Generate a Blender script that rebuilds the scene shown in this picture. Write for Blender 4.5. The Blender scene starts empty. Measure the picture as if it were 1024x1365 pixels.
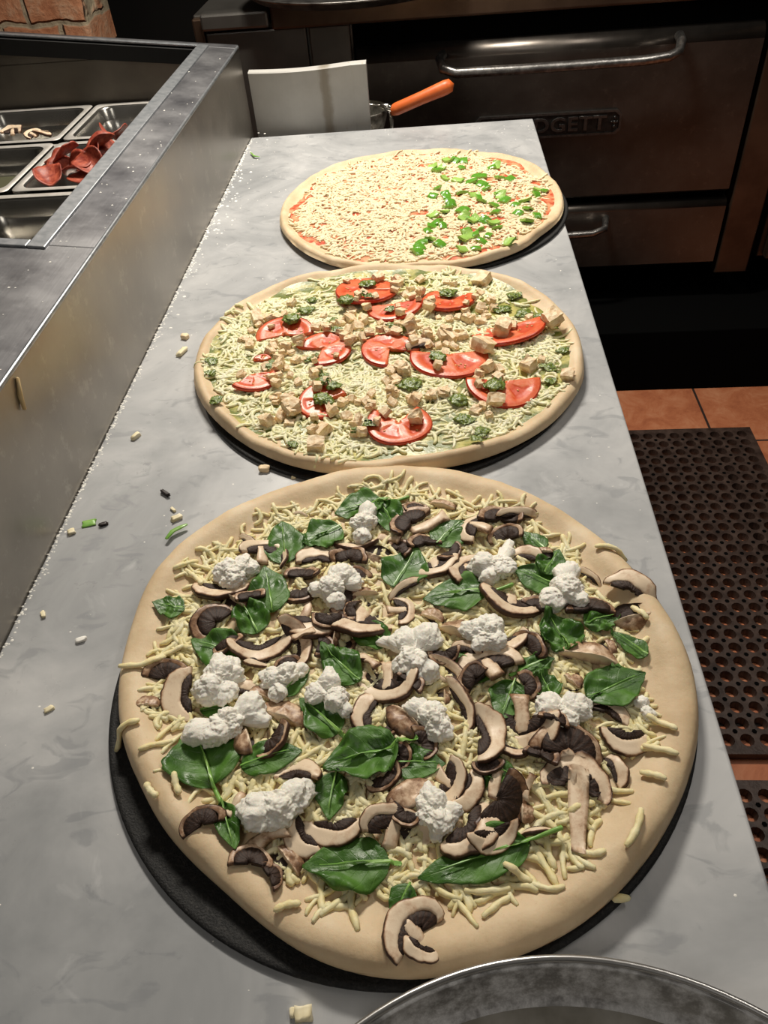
import bpy, bmesh, math, random
import numpy as np
from mathutils import Vector, Matrix, noise
from math import sin, cos, pi, radians

# ------------------------------------------------------------------ camera, world, lights
T = 0.90                      # height of the marble top above the floor
S = bpy.context.scene
COL = S.collection
CAM = Vector((0, 0, T + 0.52))
c_r = Vector((0.99672376, 0.04289347, -0.06857039))
c_u = Vector((0.01980704, 0.69253112, 0.72111603))
c_f = Vector((-0.0784183, 0.72011166, -0.68941263))
cd = bpy.data.cameras.new('camera'); cam = bpy.data.objects.new('camera', cd); COL.objects.link(cam)
cd.sensor_fit = 'HORIZONTAL'; cd.sensor_width = 36; cd.lens = 36 * 1025 / 1024; cd.clip_start = 0.01
m = Matrix((c_r, c_u, -c_f)).transposed().to_4x4(); m.translation = CAM
cam.matrix_world = m
S.camera = cam
S.view_settings.view_transform = 'Standard'; S.view_settings.look = 'None'
S.view_settings.exposure = 0.15; S.view_settings.gamma = 1; S.view_settings.use_curve_mapping = False
W = bpy.data.worlds.new('world'); S.world = W; W.use_nodes = True
W.node_tree.nodes['Background'].inputs[0].default_value = (1.0, 0.9, 0.78, 1)
W.node_tree.nodes['Background'].inputs[1].default_value = 0.032

def area_light(name, loc, target, size, power, col):
    l = bpy.data.lights.new(name, 'AREA'); l.shape = 'RECTANGLE'; l.size, l.size_y = size; l.energy = power; l.color = col
    o = bpy.data.objects.new(name, l); COL.objects.link(o); o.location = loc
    o.rotation_euler = (Vector(target) - Vector(loc)).to_track_quat('-Z', 'Y').to_euler(); return o
area_light('ceiling_lamp_light', (-0.22, 1.72, T + 1.25), (-0.10, 1.05, T), (0.42, 0.14), 30, (1.0, 0.93, 0.82))
area_light('oven_side_light', (1.0, 1.15, T + 1.5), (0.2, 0.9, T), (0.9, 0.25), 6, (1.0, 0.93, 0.84))
area_light('front_ceiling_light', (-0.5, -0.7, T + 1.6), (-0.1, 0.5, T), (0.5, 0.5), 3.6, (1.0, 0.95, 0.88))

# ------------------------------------------------------------------ helpers
def at(px, py, z):
    """world point where the camera's ray through a photo pixel meets the height T+z"""
    d = c_f + c_r * ((px - 512) / 1025) - c_u * ((py - 682.5) / 1025)
    t = (z - 0.52) / d.z
    return Vector((d.x * t, d.y * t, T + z))
def mpp(px, py, z=0.02):
    return (at(px + 2, py, z) - at(px - 2, py, z)).length / 4

def new_mat(name):
    m = bpy.data.materials.new(name); m.use_nodes = True
    nt = m.node_tree; return m, nt, nt.nodes['Principled BSDF']
def N(nt, t, **kw):
    n = nt.nodes.new(t)
    for k, v in kw.items():
        if k.startswith('i_'): n.inputs[k[2:].replace('_', ' ')].default_value = v
        else: setattr(n, k, v)
    return n
def ramp(nt, fac, stops):
    r = nt.nodes.new('ShaderNodeValToRGB'); nt.links.new(fac, r.inputs[0])
    e = r.color_ramp.elements
    while len(e) < len(stops): e.new(0.5)
    for i, (p, c) in enumerate(stops):
        e[i].position = p; e[i].color = (c[0], c[1], c[2], 1) if len(c) == 3 else c
    return r.outputs[0]
def mixc(nt, fac, a, b, mode='MIX'):
    n = nt.nodes.new('ShaderNodeMix'); n.data_type = 'RGBA'; n.blend_type = mode
    for s, v in ((n.inputs[0], fac), (n.inputs[6], a), (n.inputs[7], b)):
        if isinstance(v, bpy.types.NodeSocket): nt.links.new(v, s)
        elif isinstance(v, (int, float)): s.default_value = v
        else: s.default_value = (v[0], v[1], v[2], 1)
    return n.outputs[2]
def mathn(nt, op, a, b):
    n = nt.nodes.new('ShaderNodeMath'); n.operation = op
    for s, v in ((n.inputs[0], a), (n.inputs[1], b)):
        if isinstance(v, bpy.types.NodeSocket): nt.links.new(v, s)
        else: s.default_value = v
    return n.outputs[0]
def noise_tex(nt, scale, detail=4, rough=0.55, dist=0.0, coord='Object', stretch=None, loc=None):
    tc = nt.nodes.new('ShaderNodeTexCoord'); out = tc.outputs[coord]
    if stretch or loc:
        mp = nt.nodes.new('ShaderNodeMapping'); nt.links.new(out, mp.inputs[0]); out = mp.outputs[0]
        if stretch: mp.inputs['Scale'].default_value = stretch
        if loc: mp.inputs['Location'].default_value = loc
    n = nt.nodes.new('ShaderNodeTexNoise'); nt.links.new(out, n.inputs['Vector'])
    n.inputs['Scale'].default_value = scale; n.inputs['Detail'].default_value = detail
    n.inputs['Roughness'].default_value = rough; n.inputs['Distortion'].default_value = dist
    return n.outputs['Fac']
def bump(nt, b, h, strength, dist=0.001):
    n = nt.nodes.new('ShaderNodeBump'); n.inputs['Strength'].default_value = strength; n.inputs['Distance'].default_value = dist
    nt.links.new(h, n.inputs['Height']); nt.links.new(n.outputs[0], b.inputs['Normal'])
def simple(name, c1, c2=None, rough=0.5, scale=60, metal=0.0, bmp=0.0, bs=None, spec=0.5, sss=0.0, bd=0.001, stretch=None, lo=0.35, hi=0.65):
    m, nt, b = new_mat(name)
    b.inputs['Roughness'].default_value = rough; b.inputs['Metallic'].default_value = metal
    b.inputs['Specular IOR Level'].default_value = spec
    if c2 is None: b.inputs['Base Color'].default_value = (*c1, 1)
    else: nt.links.new(ramp(nt, noise_tex(nt, scale, stretch=stretch), [(lo, c1), (hi, c2)]), b.inputs['Base Color'])
    if bmp: bump(nt, b, noise_tex(nt, bs or scale, stretch=stretch), bmp, bd)
    if sss:
        b.inputs['Subsurface Weight'].default_value = sss; b.inputs['Subsurface Scale'].default_value = 0.004
        b.inputs['Subsurface Radius'].default_value = (1, 0.6, 0.35)
    return m

def link_mesh(name, vs, fs, mat=None, parent=None, smooth=True, mids=None, attrs=None):
    me = bpy.data.meshes.new(name)
    me.from_pydata([tuple(v) for v in vs], [], fs); me.update()
    if smooth: me.polygons.foreach_set('use_smooth', [True] * len(me.polygons))
    mats = mat if isinstance(mat, (list, tuple)) else [mat]
    for mm in mats:
        if mm: me.materials.append(mm)
    if mids: me.polygons.foreach_set('material_index', mids)
    for k, vals in (attrs or {}).items():
        a = me.attributes.new(k, 'FLOAT', 'POINT'); a.data.foreach_set('value', vals)
    o = bpy.data.objects.new(name, me); COL.objects.link(o)
    if parent: o.parent = parent
    return o
def bm_obj(name, bm, mat, parent=None, smooth=False, bevel=0.0, seg=2):
    bmesh.ops.recalc_face_normals(bm, faces=bm.faces)
    me = bpy.data.meshes.new(name); bm.to_mesh(me); bm.free()
    if smooth: me.polygons.foreach_set('use_smooth', [True] * len(me.polygons))
    for mm in (mat if isinstance(mat, (list, tuple)) else [mat]): me.materials.append(mm)
    o = bpy.data.objects.new(name, me); COL.objects.link(o)
    if parent: o.parent = parent
    if bevel:
        b = o.modifiers.new('bevel', 'BEVEL'); b.width = bevel; b.segments = seg; b.limit_method = 'ANGLE'; b.harden_normals = False
    return o
def box(bm, x0, x1, y0, y1, z0, z1, mi=0):
    v = [bm.verts.new(p) for p in ((x0,y0,z0),(x1,y0,z0),(x1,y1,z0),(x0,y1,z0),(x0,y0,z1),(x1,y0,z1),(x1,y1,z1),(x0,y1,z1))]
    for f in ((0,3,2,1),(4,5,6,7),(0,1,5,4),(1,2,6,5),(2,3,7,6),(3,0,4,7)):
        fc = bm.faces.new([v[i] for i in f]); fc.material_index = mi
def hexa(bm, bot, top, mi=0):
    v = [bm.verts.new(p) for p in list(bot) + list(top)]
    for f in ((0,3,2,1),(4,5,6,7),(0,1,5,4),(1,2,6,5),(2,3,7,6),(3,0,4,7)):
        fc = bm.faces.new([v[i] for i in f]); fc.material_index = mi
def tube(path, rad, n=8, flat=1.0, cap=True):
    """swept tube with rounded ends; path list of Vectors, rad list or number"""
    P = [Vector(p) for p in path]; L = len(P)
    R = rad if isinstance(rad, (list, tuple)) else [rad] * L
    vs = []; fs = []; up = Vector((0, 0, 1))
    for i in range(L):
        t = (P[min(i+1, L-1)] - P[max(i-1, 0)]).normalized()
        a = t.cross(up)
        if a.length < 0.1: a = t.cross(Vector((0, 1, 0)))
        a.normalize(); b = a.cross(t).normalized()
        for k in range(n):
            th = 2 * pi * k / n
            vs.append(P[i] + a * cos(th) * R[i] + b * sin(th) * R[i] * flat)
    for i in range(L - 1):
        for k in range(n):
            k2 = (k + 1) % n
            fs.append((i*n+k, i*n+k2, (i+1)*n+k2, (i+1)*n+k))
    if cap:
        c0 = len(vs); t0 = (P[0]-P[1]).normalized(); vs.append(P[0] + t0 * R[0] * 0.6)
        c1 = len(vs); t1 = (P[-1]-P[-2]).normalized(); vs.append(P[-1] + t1 * R[-1] * 0.6)
        for k in range(n):
            k2 = (k + 1) % n
            fs.append((c0, k2, k)); fs.append((c1, (L-1)*n+k, (L-1)*n+k2))
    return vs, fs
def tagit(o, label, cat, group=None):
    o['label'] = label; o['category'] = cat
    if group: o['group'] = group
    return o
def empty(name, loc, rz=0.0):
    o = bpy.data.objects.new(name, None); COL.objects.link(o); o.location = loc; o.rotation_euler = (0, 0, rz)
    o.empty_display_size = 0.02
    return o
def structure(o): o['kind'] = 'structure'; return o
def stuff(o, label, cat):
    o['kind'] = 'stuff'; return tagit(o, label, cat)
def lathe(prof, n=96, cx=0, cy=0, z0=0, close=True):
    vs = []; fs = []; L = len(prof)
    for (r, z) in prof:
        for k in range(n):
            a = 2*pi*k/n; vs.append((cx + r*cos(a), cy + r*sin(a), z0 + z))
    for i in range(L-1):
        for k in range(n):
            k2 = (k+1) % n; fs.append((i*n+k, i*n+k2, (i+1)*n+k2, (i+1)*n+k))
    fs.append(tuple(range(n))[::-1]); fs.append(tuple((L-1)*n+k for k in range(n)))
    return vs, fs
rnd = random.Random(7)
def nz(x, y, z=0.0, s=1.0): return noise.noise(Vector((x*s, y*s, z*s)))

# ------------------------------------------------------------------ materials
def steel(name, c1, c2, rough=0.32, stretch=(1, 40, 40), scale=6, r_var=0.15, spots=0.0):
    m, nt, b = new_mat(name); b.inputs['Metallic'].default_value = 0.92
    big = noise_tex(nt, 7, 5, 0.6)
    nt.links.new(ramp(nt, big, [(0.3, c1), (0.7, c2)]), b.inputs['Base Color'])
    br = noise_tex(nt, scale, 3, 0.6, stretch=stretch)
    sm = noise_tex(nt, 14, 6, 0.65)
    a = nt.nodes.new('ShaderNodeMath'); a.operation = 'MULTIPLY_ADD'; nt.links.new(sm, a.inputs[0]); a.inputs[1].default_value = r_var*2; a.inputs[2].default_value = rough - r_var
    nt.links.new(a.outputs[0], b.inputs['Roughness'])
    fl = ramp(nt, noise_tex(nt, 38, 8, 0.75), [(0.56, (0, 0, 0)), (0.74, (1, 1, 1))])
    prev = b.inputs['Base Color'].links[0].from_socket
    nt.links.new(mixc(nt, mathn(nt, 'MULTIPLY', fl, 0.3), prev, tuple(min(1, c*1.9) for c in c2)), b.inputs['Base Color'])
    bump(nt, b, br, 0.12, 0.0006)
    return m
M = {}
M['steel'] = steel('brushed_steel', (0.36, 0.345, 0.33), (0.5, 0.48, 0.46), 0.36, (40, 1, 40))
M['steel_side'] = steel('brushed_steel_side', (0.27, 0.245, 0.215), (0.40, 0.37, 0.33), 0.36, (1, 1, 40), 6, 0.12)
M['steel_deck'] = steel('worn_steel_deck', (0.095, 0.095, 0.105), (0.25, 0.248, 0.255), 0.46, (40, 2, 40), 8, 0.14)
M['steel_trim'] = simple('steel_trim', (0.30, 0.32, 0.34), (0.44, 0.455, 0.475), 0.4, 90, 0.85)
M['pan_steel'] = simple('pan_steel', (0.34, 0.33, 0.30), (0.45, 0.43, 0.40), 0.24, 12, 0.95)
M['pan_rim'] = simple('pan_rim_lit_steel', (0.6, 0.57, 0.52), (0.75, 0.72, 0.68), 0.5, 40, 0.7)  # lighter than the pan steel: ceiling reflection on rims put into the colour
M['liner'] = simple('liner_steel', (0.14, 0.125, 0.105), (0.2, 0.18, 0.15), 0.45, 8, 0.8)
M['rear_strip'] = simple('black_rear_strip', (0.006, 0.006, 0.006), None, 0.8)
M['oven_steel'] = steel('oven_dark_steel', (0.12, 0.105, 0.092), (0.20, 0.178, 0.158), 0.34, (1, 40, 40), 5, 0.1)
M['oven_trim'] = simple('oven_brown_steel', (0.10, 0.062, 0.042), (0.17, 0.11, 0.075), 0.42, 9, 0.85)
M['oven_side'] = simple('oven_side_panel', (0.17, 0.16, 0.145), (0.25, 0.235, 0.215), 0.4, 6, 0.85)
M['bar'] = simple('worn_handle_steel', (0.28, 0.27, 0.26), (0.7, 0.68, 0.65), 0.3, 70, 0.95, 0.4, 260, lo=0.4, hi=0.75)
M['black'] = simple('black_shade_fill', (0.004, 0.004, 0.004), None, 1.0, spec=0.0)  # paints darkness into the door gap, small mat holes and under-oven space
M['plate'] = simple('cast_nameplate', (0.05, 0.047, 0.044), (0.09, 0.085, 0.08), 0.4, 60, 0.8, 0.3, 300)
M['plate_rim'] = simple('cast_nameplate_raised', (0.17, 0.165, 0.16), (0.26, 0.25, 0.24), 0.35, 90, 0.9, 0.3, 300)
M['white_plastic'] = None
M['orange'] = simple('orange_rubber', (0.62, 0.115, 0.02), (0.72, 0.16, 0.035), 0.42, 50, 0, 0.2, 200)
M['wire'] = simple('chrome_wire', (0.6, 0.58, 0.54), None, 0.2, metal=1.0)
M['black_pan'] = simple('black_iron_pan', (0.008, 0.008, 0.008), (0.03, 0.028, 0.026), 0.6, 420, 0.0, 0.9, 700, bd=0.0008, lo=0.5, hi=0.78, spec=0.3)
M['rubber'] = simple('brown_rubber_mat', (0.030, 0.017, 0.013), (0.075, 0.048, 0.038), 0.42, 40, 0, 0.6, 220)
M['parsley'] = simple('pesto', (0.05, 0.10, 0.008), (0.23, 0.29, 0.04), 0.28, 420, 0, 0.9, 500, spec=0.7)
M['mould'] = None

def marble():
    m, nt, b = new_mat('white_grey_marble')
    cloud = noise_tex(nt, 5.5, 6, 0.6, 0.8)
    base = ramp(nt, cloud, [(0.28, (0.25, 0.258, 0.265)), (0.5, (0.39, 0.395, 0.40)), (0.7, (0.53, 0.528, 0.525))])
    tc = nt.nodes.new('ShaderNodeTexCoord')
    mp = nt.nodes.new('ShaderNodeMapping'); mp.inputs['Rotation'].default_value = (0, 0, 0.6); mp.inputs['Scale'].default_value = (1, 1.7, 1)
    nt.links.new(tc.outputs['Object'], mp.inputs[0])
    v = nt.nodes.new('ShaderNodeTexNoise'); v.inputs['Scale'].default_value = 24; v.inputs['Detail'].default_value = 5; v.inputs['Distortion'].default_value = 1.2
    nt.links.new(mp.outputs[0], v.inputs['Vector'])
    vein = ramp(nt, v.outputs['Fac'], [(0.33, (1, 1, 1)), (0.41, (0.0, 0, 0))])
    c = mixc(nt, mathn(nt, 'MULTIPLY', vein, 0.42), base, (0.205, 0.215, 0.23))
    fine = ramp(nt, noise_tex(nt, 26, 5, 0.6, 0.6), [(0.62, (0, 0, 0)), (0.75, (1, 1, 1))])
    c = mixc(nt, mathn(nt, 'MULTIPLY', fine, 0.35), c, (0.66, 0.66, 0.66))
    nt.links.new(c, b.inputs['Base Color'])
    nt.links.new(ramp(nt, noise_tex(nt, 30, 5, 0.7), [(0.3, (0.24,)*3), (0.7, (0.46,)*3)]), b.inputs['Roughness'])
    b.inputs['Specular IOR Level'].default_value = 0.45
    return m
M['marble'] = marble()

def tile_mat():
    m, nt, b = new_mat('terracotta_tile')
    tc = nt.nodes.new('ShaderNodeTexCoord'); mp = nt.nodes.new('ShaderNodeMapping')
    mp.inputs['Location'].default_value = (-0.768 + 0.6, -1.745 + 1.5, 0); nt.links.new(tc.outputs['Object'], mp.inputs[0])
    bt = nt.nodes.new('ShaderNodeTexBrick'); bt.offset = 0; bt.inputs['Scale'].default_value = 1
    bt.inputs['Brick Width'].default_value = 0.3; bt.inputs['Row Height'].default_value = 0.3; bt.inputs['Mortar Size'].default_value = 0.004
    bt.inputs['Mortar Smooth'].default_value = 0.3
    nt.links.new(mp.outputs[0], bt.inputs['Vector'])
    n1 = noise_tex(nt, 14, 6, 0.7, 0.5)
    col = ramp(nt, n1, [(0.3, (0.36, 0.105, 0.045)), (0.5, (0.50, 0.17, 0.075)), (0.72, (0.62, 0.27, 0.14))])
    c = mixc(nt, bt.outputs['Fac'], col, (0.035, 0.022, 0.018))
    nt.links.new(c, b.inputs['Base Color']); b.inputs['Roughness'].default_value = 0.5
    bump(nt, b, mathn(nt, 'MULTIPLY_ADD' if False else 'SUBTRACT', n1, bt.outputs['Fac']), 0.5, 0.003)
    return m
M['tile'] = tile_mat()
def brick_mat():
    m, nt, b = new_mat('old_brick')
    tc = nt.nodes.new('ShaderNodeTexCoord'); mp = nt.nodes.new('ShaderNodeMapping')
    mp.inputs['Rotation'].default_value = (radians(90), 0, 0)
    nt.links.new(tc.outputs['Object'], mp.inputs[0])
    ns = nt.nodes.new('ShaderNodeTexNoise'); ns.inputs['Scale'].default_value = 14; nt.links.new(tc.outputs['Object'], ns.inputs['Vector'])
    av = nt.nodes.new('ShaderNodeMix'); av.data_type = 'VECTOR'; av.inputs[0].default_value = 0.03
    nt.links.new(mp.outputs[0], av.inputs[4]); nt.links.new(ns.outputs['Color'], av.inputs[5])
    bt = nt.nodes.new('ShaderNodeTexBrick'); bt.offset = 0.5; bt.inputs['Scale'].default_value = 1
    bt.inputs['Brick Width'].default_value = 0.17; bt.inputs['Row Height'].default_value = 0.085; bt.inputs['Mortar Size'].default_value = 0.009
    bt.inputs['Mortar Smooth'].default_value = 0.6
    nt.links.new(av.outputs[1], bt.inputs['Vector'])
    n1 = noise_tex(nt, 16, 8, 0.7)
    col = ramp(nt, n1, [(0.3, (0.55, 0.2, 0.09)), (0.5, (0.75, 0.34, 0.18)), (0.64, (0.8, 0.5, 0.32)), (0.72, (0.8, 0.68, 0.5))])
    n2 = ramp(nt, noise_tex(nt, 30, 5, 0.7), [(0.3, (0.35, 0.29, 0.2)), (0.7, (0.75, 0.62, 0.42))])
    nt.links.new(mixc(nt, bt.outputs['Fac'], col, n2), b.inputs['Base Color']); b.inputs['Roughness'].default_value = 0.85
    bump(nt, b, mathn(nt, 'SUBTRACT', n1, bt.outputs['Fac']), 1.0, 0.012)
    return m
M['brick'] = brick_mat()

def dough_mat():
    m, nt, b = new_mat('raw_dough')
    c = ramp(nt, noise_tex(nt, 22, 6, 0.6), [(0.3, (0.56, 0.405, 0.235)), (0.55, (0.68, 0.52, 0.325)), (0.75, (0.76, 0.63, 0.44))])
    sp = ramp(nt, noise_tex(nt, 420, 2, 0.5), [(0.66, (0, 0, 0)), (0.72, (1, 1, 1))])
    c = mixc(nt, mathn(nt, 'MULTIPLY', sp, 0.25), c, (0.5, 0.33, 0.17))
    nt.links.new(c, b.inputs['Base Color']); b.inputs['Roughness'].default_value = 0.62
    b.inputs['Subsurface Weight'].default_value = 0.12; b.inputs['Subsurface Scale'].default_value = 0.006
    bump(nt, b, noise_tex(nt, 160, 5, 0.6), 0.35, 0.0012)
    return m
M['dough'] = dough_mat()
def cheese(name, a, c):
    return simple(name, a, c, 0.5, 90, 0, 0.4, 380, sss=0.2, spec=0.35)
M['mozz1'] = cheese('ivory_mozzarella', (0.80, 0.68, 0.34), (0.88, 0.79, 0.50))
M['mozz2'] = cheese('pesto_tinted_mozzarella', (0.74, 0.70, 0.38), (0.90, 0.84, 0.60))
M['mozz3'] = cheese('pale_mozzarella', (0.80, 0.63, 0.40), (0.86, 0.75, 0.50))
M['red_sauce'] = simple('tomato_sauce', (0.50, 0.065, 0.02), (0.74, 0.34, 0.17), 0.4, 70, 0, 0.5, 160, bd=0.0015, lo=0.4, hi=0.62)
M['green_sauce'] = simple('pesto_spread', (0.12, 0.15, 0.012), (0.50, 0.44, 0.12), 0.35, 60, 0, 0.5, 240, lo=0.42, hi=0.62)
def ricotta_mat():
    m, nt, b = new_mat('ricotta')
    nt.links.new(ramp(nt, noise_tex(nt, 120, 4), [(0.3, (0.84, 0.80, 0.69)), (0.7, (0.91, 0.885, 0.81))]), b.inputs['Base Color'])
    b.inputs['Roughness'].default_value = 0.6; b.inputs['Subsurface Weight'].default_value = 0.1; b.inputs['Subsurface Scale'].default_value = 0.003
    bump(nt, b, noise_tex(nt, 520, 4, 0.65), 0.5, 0.001)
    return m
M['ricotta'] = ricotta_mat()
def tone_mat(name, stops, rough, mott=0.12, nscale=110, bmp=0.3, streak=None, spec=0.4, sss=0.0):
    m, nt, b = new_mat(name)
    at_ = nt.nodes.new('ShaderNodeAttribute'); at_.attribute_name = 'tone'
    n1 = noise_tex(nt, nscale, 5, 0.65, stretch=streak)
    s = mathn(nt, 'ADD', at_.outputs['Fac'], mathn(nt, 'MULTIPLY', mathn(nt, 'SUBTRACT', n1, 0.5), mott * 4))
    nt.links.new(ramp(nt, s, stops), b.inputs['Base Color'])
    b.inputs['Roughness'].default_value = rough; b.inputs['Specular IOR Level'].default_value = spec
    if sss: b.inputs['Subsurface Weight'].default_value = sss; b.inputs['Subsurface Scale'].default_value = 0.003
    bump(nt, b, n1, bmp, 0.001)
    return m
M['mush'] = tone_mat('mushroom_flesh', [(0.05, (0.80, 0.64, 0.46)), (0.27, (0.66, 0.47, 0.315)), (0.5, (0.30, 0.165, 0.09)), (0.75, (0.07, 0.033, 0.02))], 0.42, 0.34, 120)
M['gill'] = tone_mat('mushroom_gills', [(0.0, (0.055, 0.026, 0.015)), (1.0, (0.009, 0.005, 0.004))], 0.6, 0.2, 300, 0.8)
M['gilled'] = M['gill']
M['tomato'] = tone_mat('tomato_flesh', [(0.0, (0.76, 0.25, 0.11)), (0.4, (0.68, 0.105, 0.03)), (0.75, (0.55, 0.05, 0.015)), (1.0, (0.36, 0.02, 0.008))], 0.34, 0.2, 160, 0.35, spec=0.45, sss=0.1)
M['tomato_skin'] = simple('tomato_skin', (0.42, 0.02, 0.008), (0.55, 0.05, 0.015), 0.25, 40, spec=0.6)
M['seed'] = simple('tomato_seed', (0.72, 0.42, 0.13), None, 0.3)
M['chicken'] = simple('diced_chicken', (0.70, 0.47, 0.25), (0.88, 0.72, 0.48), 0.55, 2.2, 0, 0.3, 6, lo=0.36, hi=0.56, bd=0.002)
M['pepper_skin'] = simple('pepper_skin', (0.06, 0.22, 0.012), (0.16, 0.40, 0.04), 0.22, 70, spec=0.6)
M['pepper_flesh'] = simple('pepper_flesh', (0.26, 0.47, 0.07), (0.38, 0.57, 0.14), 0.35, 90)
M['pepperoni'] = simple('pepperoni', (0.20, 0.022, 0.010), (0.42, 0.09, 0.045), 0.5, 130, 0, 0.4, 300, lo=0.38, hi=0.66)
M['crumb'] = simple('cheese_crumb', (0.78, 0.68, 0.42), (0.85, 0.78, 0.58), 0.6)
M['flour'] = simple('flour_crumb', (0.86, 0.84, 0.78), None, 0.8)
M['dark_bit'] = simple('dark_bit', (0.02, 0.012, 0.01), None, 0.5)
M['onion'] = simple('onion_sliver', (0.66, 0.46, 0.22), (0.75, 0.58, 0.32), 0.35, 90)
def leaf_mat():
    m, nt, b = new_mat('spinach_leaf')
    uv = nt.nodes.new('ShaderNodeUVMap'); sep = nt.nodes.new('ShaderNodeSeparateXYZ'); nt.links.new(uv.outputs[0], sep.inputs[0])
    # x: across (-1..1 stored 0..1), y: along.  herringbone veins
    ax = mathn(nt, 'ABSOLUTE', mathn(nt, 'SUBTRACT', sep.outputs[0], 0.5), 0)
    t = mathn(nt, 'SUBTRACT', sep.outputs[1], mathn(nt, 'MULTIPLY', ax, 0.55))
    w = mathn(nt, 'ABSOLUTE', mathn(nt, 'SINE', mathn(nt, 'MULTIPLY', t, 19.0), 0), 0)
    vein = ramp(nt, w, [(0.0, (1, 1, 1)), (0.16, (0, 0, 0))])
    mid = ramp(nt, ax, [(0.0, (1, 1, 1)), (0.035, (0, 0, 0))])
    vv = mathn(nt, 'MAXIMUM', mathn(nt, 'MULTIPLY', vein, 0.45), mid)
    n1 = noise_tex(nt, 38, 5)
    c = ramp(nt, n1, [(0.3, (0.022, 0.078, 0.008)), (0.7, (0.085, 0.21, 0.022))])
    c = mixc(nt, mathn(nt, 'MULTIPLY', vv, 0.32), c, (0.20, 0.36, 0.09))
    nt.links.new(c, b.inputs['Base Color']); b.inputs['Specular IOR Level'].default_value = 0.45
    nt.links.new(ramp(nt, noise_tex(nt, 45, 3), [(0.35, (0.3,)*3), (0.65, (0.6,)*3)]), b.inputs['Roughness'])
    h = mathn(nt, 'SUBTRACT', noise_tex(nt, 150, 5, 0.6), mathn(nt, 'MULTIPLY', vv, 0.4))
    bump(nt, b, h, 0.6, 0.0013)
    return m
M['leaf'] = leaf_mat()
M['leaf_stem'] = simple('spinach_stem', (0.14, 0.34, 0.05), (0.26, 0.46, 0.10), 0.35, 60)
def plastic():
    m, nt, b = new_mat('white_board_plastic')
    n1 = noise_tex(nt, 10, 5, 0.6)
    base = ramp(nt, n1, [(0.3, (0.40, 0.385, 0.36)), (0.7, (0.50, 0.49, 0.46))])
    tc = nt.nodes.new('ShaderNodeTexCoord'); sep = nt.nodes.new('ShaderNodeSeparateXYZ'); nt.links.new(tc.outputs['Object'], sep.inputs[0])
    d = mathn(nt, 'ABSOLUTE', mathn(nt, 'ADD', sep.outputs[0], 0.222), 0)
    d = mathn(nt, 'ADD', d, mathn(nt, 'MULTIPLY', mathn(nt, 'SUBTRACT', noise_tex(nt, 50, 4), 0.5), 0.012))
    st = ramp(nt, d, [(0.006, (1, 1, 1)), (0.013, (0, 0, 0))])
    c = mixc(nt, mathn(nt, 'MULTIPLY', st, 0.75), base, (0.20, 0.165, 0.115))
    sp = ramp(nt, noise_tex(nt, 45, 2), [(0.72, (0, 0, 0)), (0.76, (1, 1, 1))])
    c = mixc(nt, mathn(nt, 'MULTIPLY', sp, 0.7), c, (0.34, 0.25, 0.14))
    nt.links.new(c, b.inputs['Base Color']); b.inputs['Roughness'].default_value = 0.5
    return m
M['white_plastic'] = plastic()
def floured():
    m, nt, b = new_mat('floured_aluminium')
    n1 = noise_tex(nt, 45, 8, 0.75)
    f = ramp(nt, n1, [(0.40, (0, 0, 0)), (0.6, (1, 1, 1))])
    nt.links.new(mixc(nt, f, (0.40, 0.39, 0.38), (0.82, 0.81, 0.80)), b.inputs['Base Color'])
    nt.links.new(ramp(nt, n1, [(0.42, (0.3,)*3), (0.6, (0.8,)*3)]), b.inputs['Roughness'])
    nt.links.new(ramp(nt, n1, [(0.38, (0.6,)*3), (0.55, (0.05,)*3)]), b.inputs['Metallic'])
    return m
M['floured'] = floured()
M['alu_dark'] = simple('dull_aluminium_floor', (0.20, 0.185, 0.15), (0.34, 0.32, 0.28), 0.5, 30, 0.6, 0.3, 60)
M['alu_rim'] = simple('aluminium_rim', (0.5, 0.49, 0.48), (0.65, 0.64, 0.63), 0.3, 20, 0.95)

# ------------------------------------------------------------------ room structure
bm = bmesh.new(); box(bm, -2.6, 2.6, -1.2, 3.4, -0.05, 0); structure(bm_obj('floor', bm, M['tile']))
bm = bmesh.new(); box(bm, -2.6, 2.6, 3.3, 3.4, 0, 2.7); structure(bm_obj('wall_back', bm, simple('dark_wall_paint', (0.012, 0.011, 0.010), None, 0.9)))
bm = bmesh.new(); box(bm, -1.75, -0.985, 2.5, 2.72, 0, 2.7)
structure(bm_obj('wall_brick', bm, M['brick'], bevel=0.012))
wp = simple('dim_wall_paint', (0.05, 0.045, 0.04), (0.07, 0.065, 0.058), 0.85, 3)
for nm, xa in (('wall_left', -2.7), ('wall_right', 2.6)):
    bm = bmesh.new(); box(bm, xa, xa+0.1, -1.2, 3.4, 0, 2.7); structure(bm_obj(nm, bm, wp))

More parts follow.
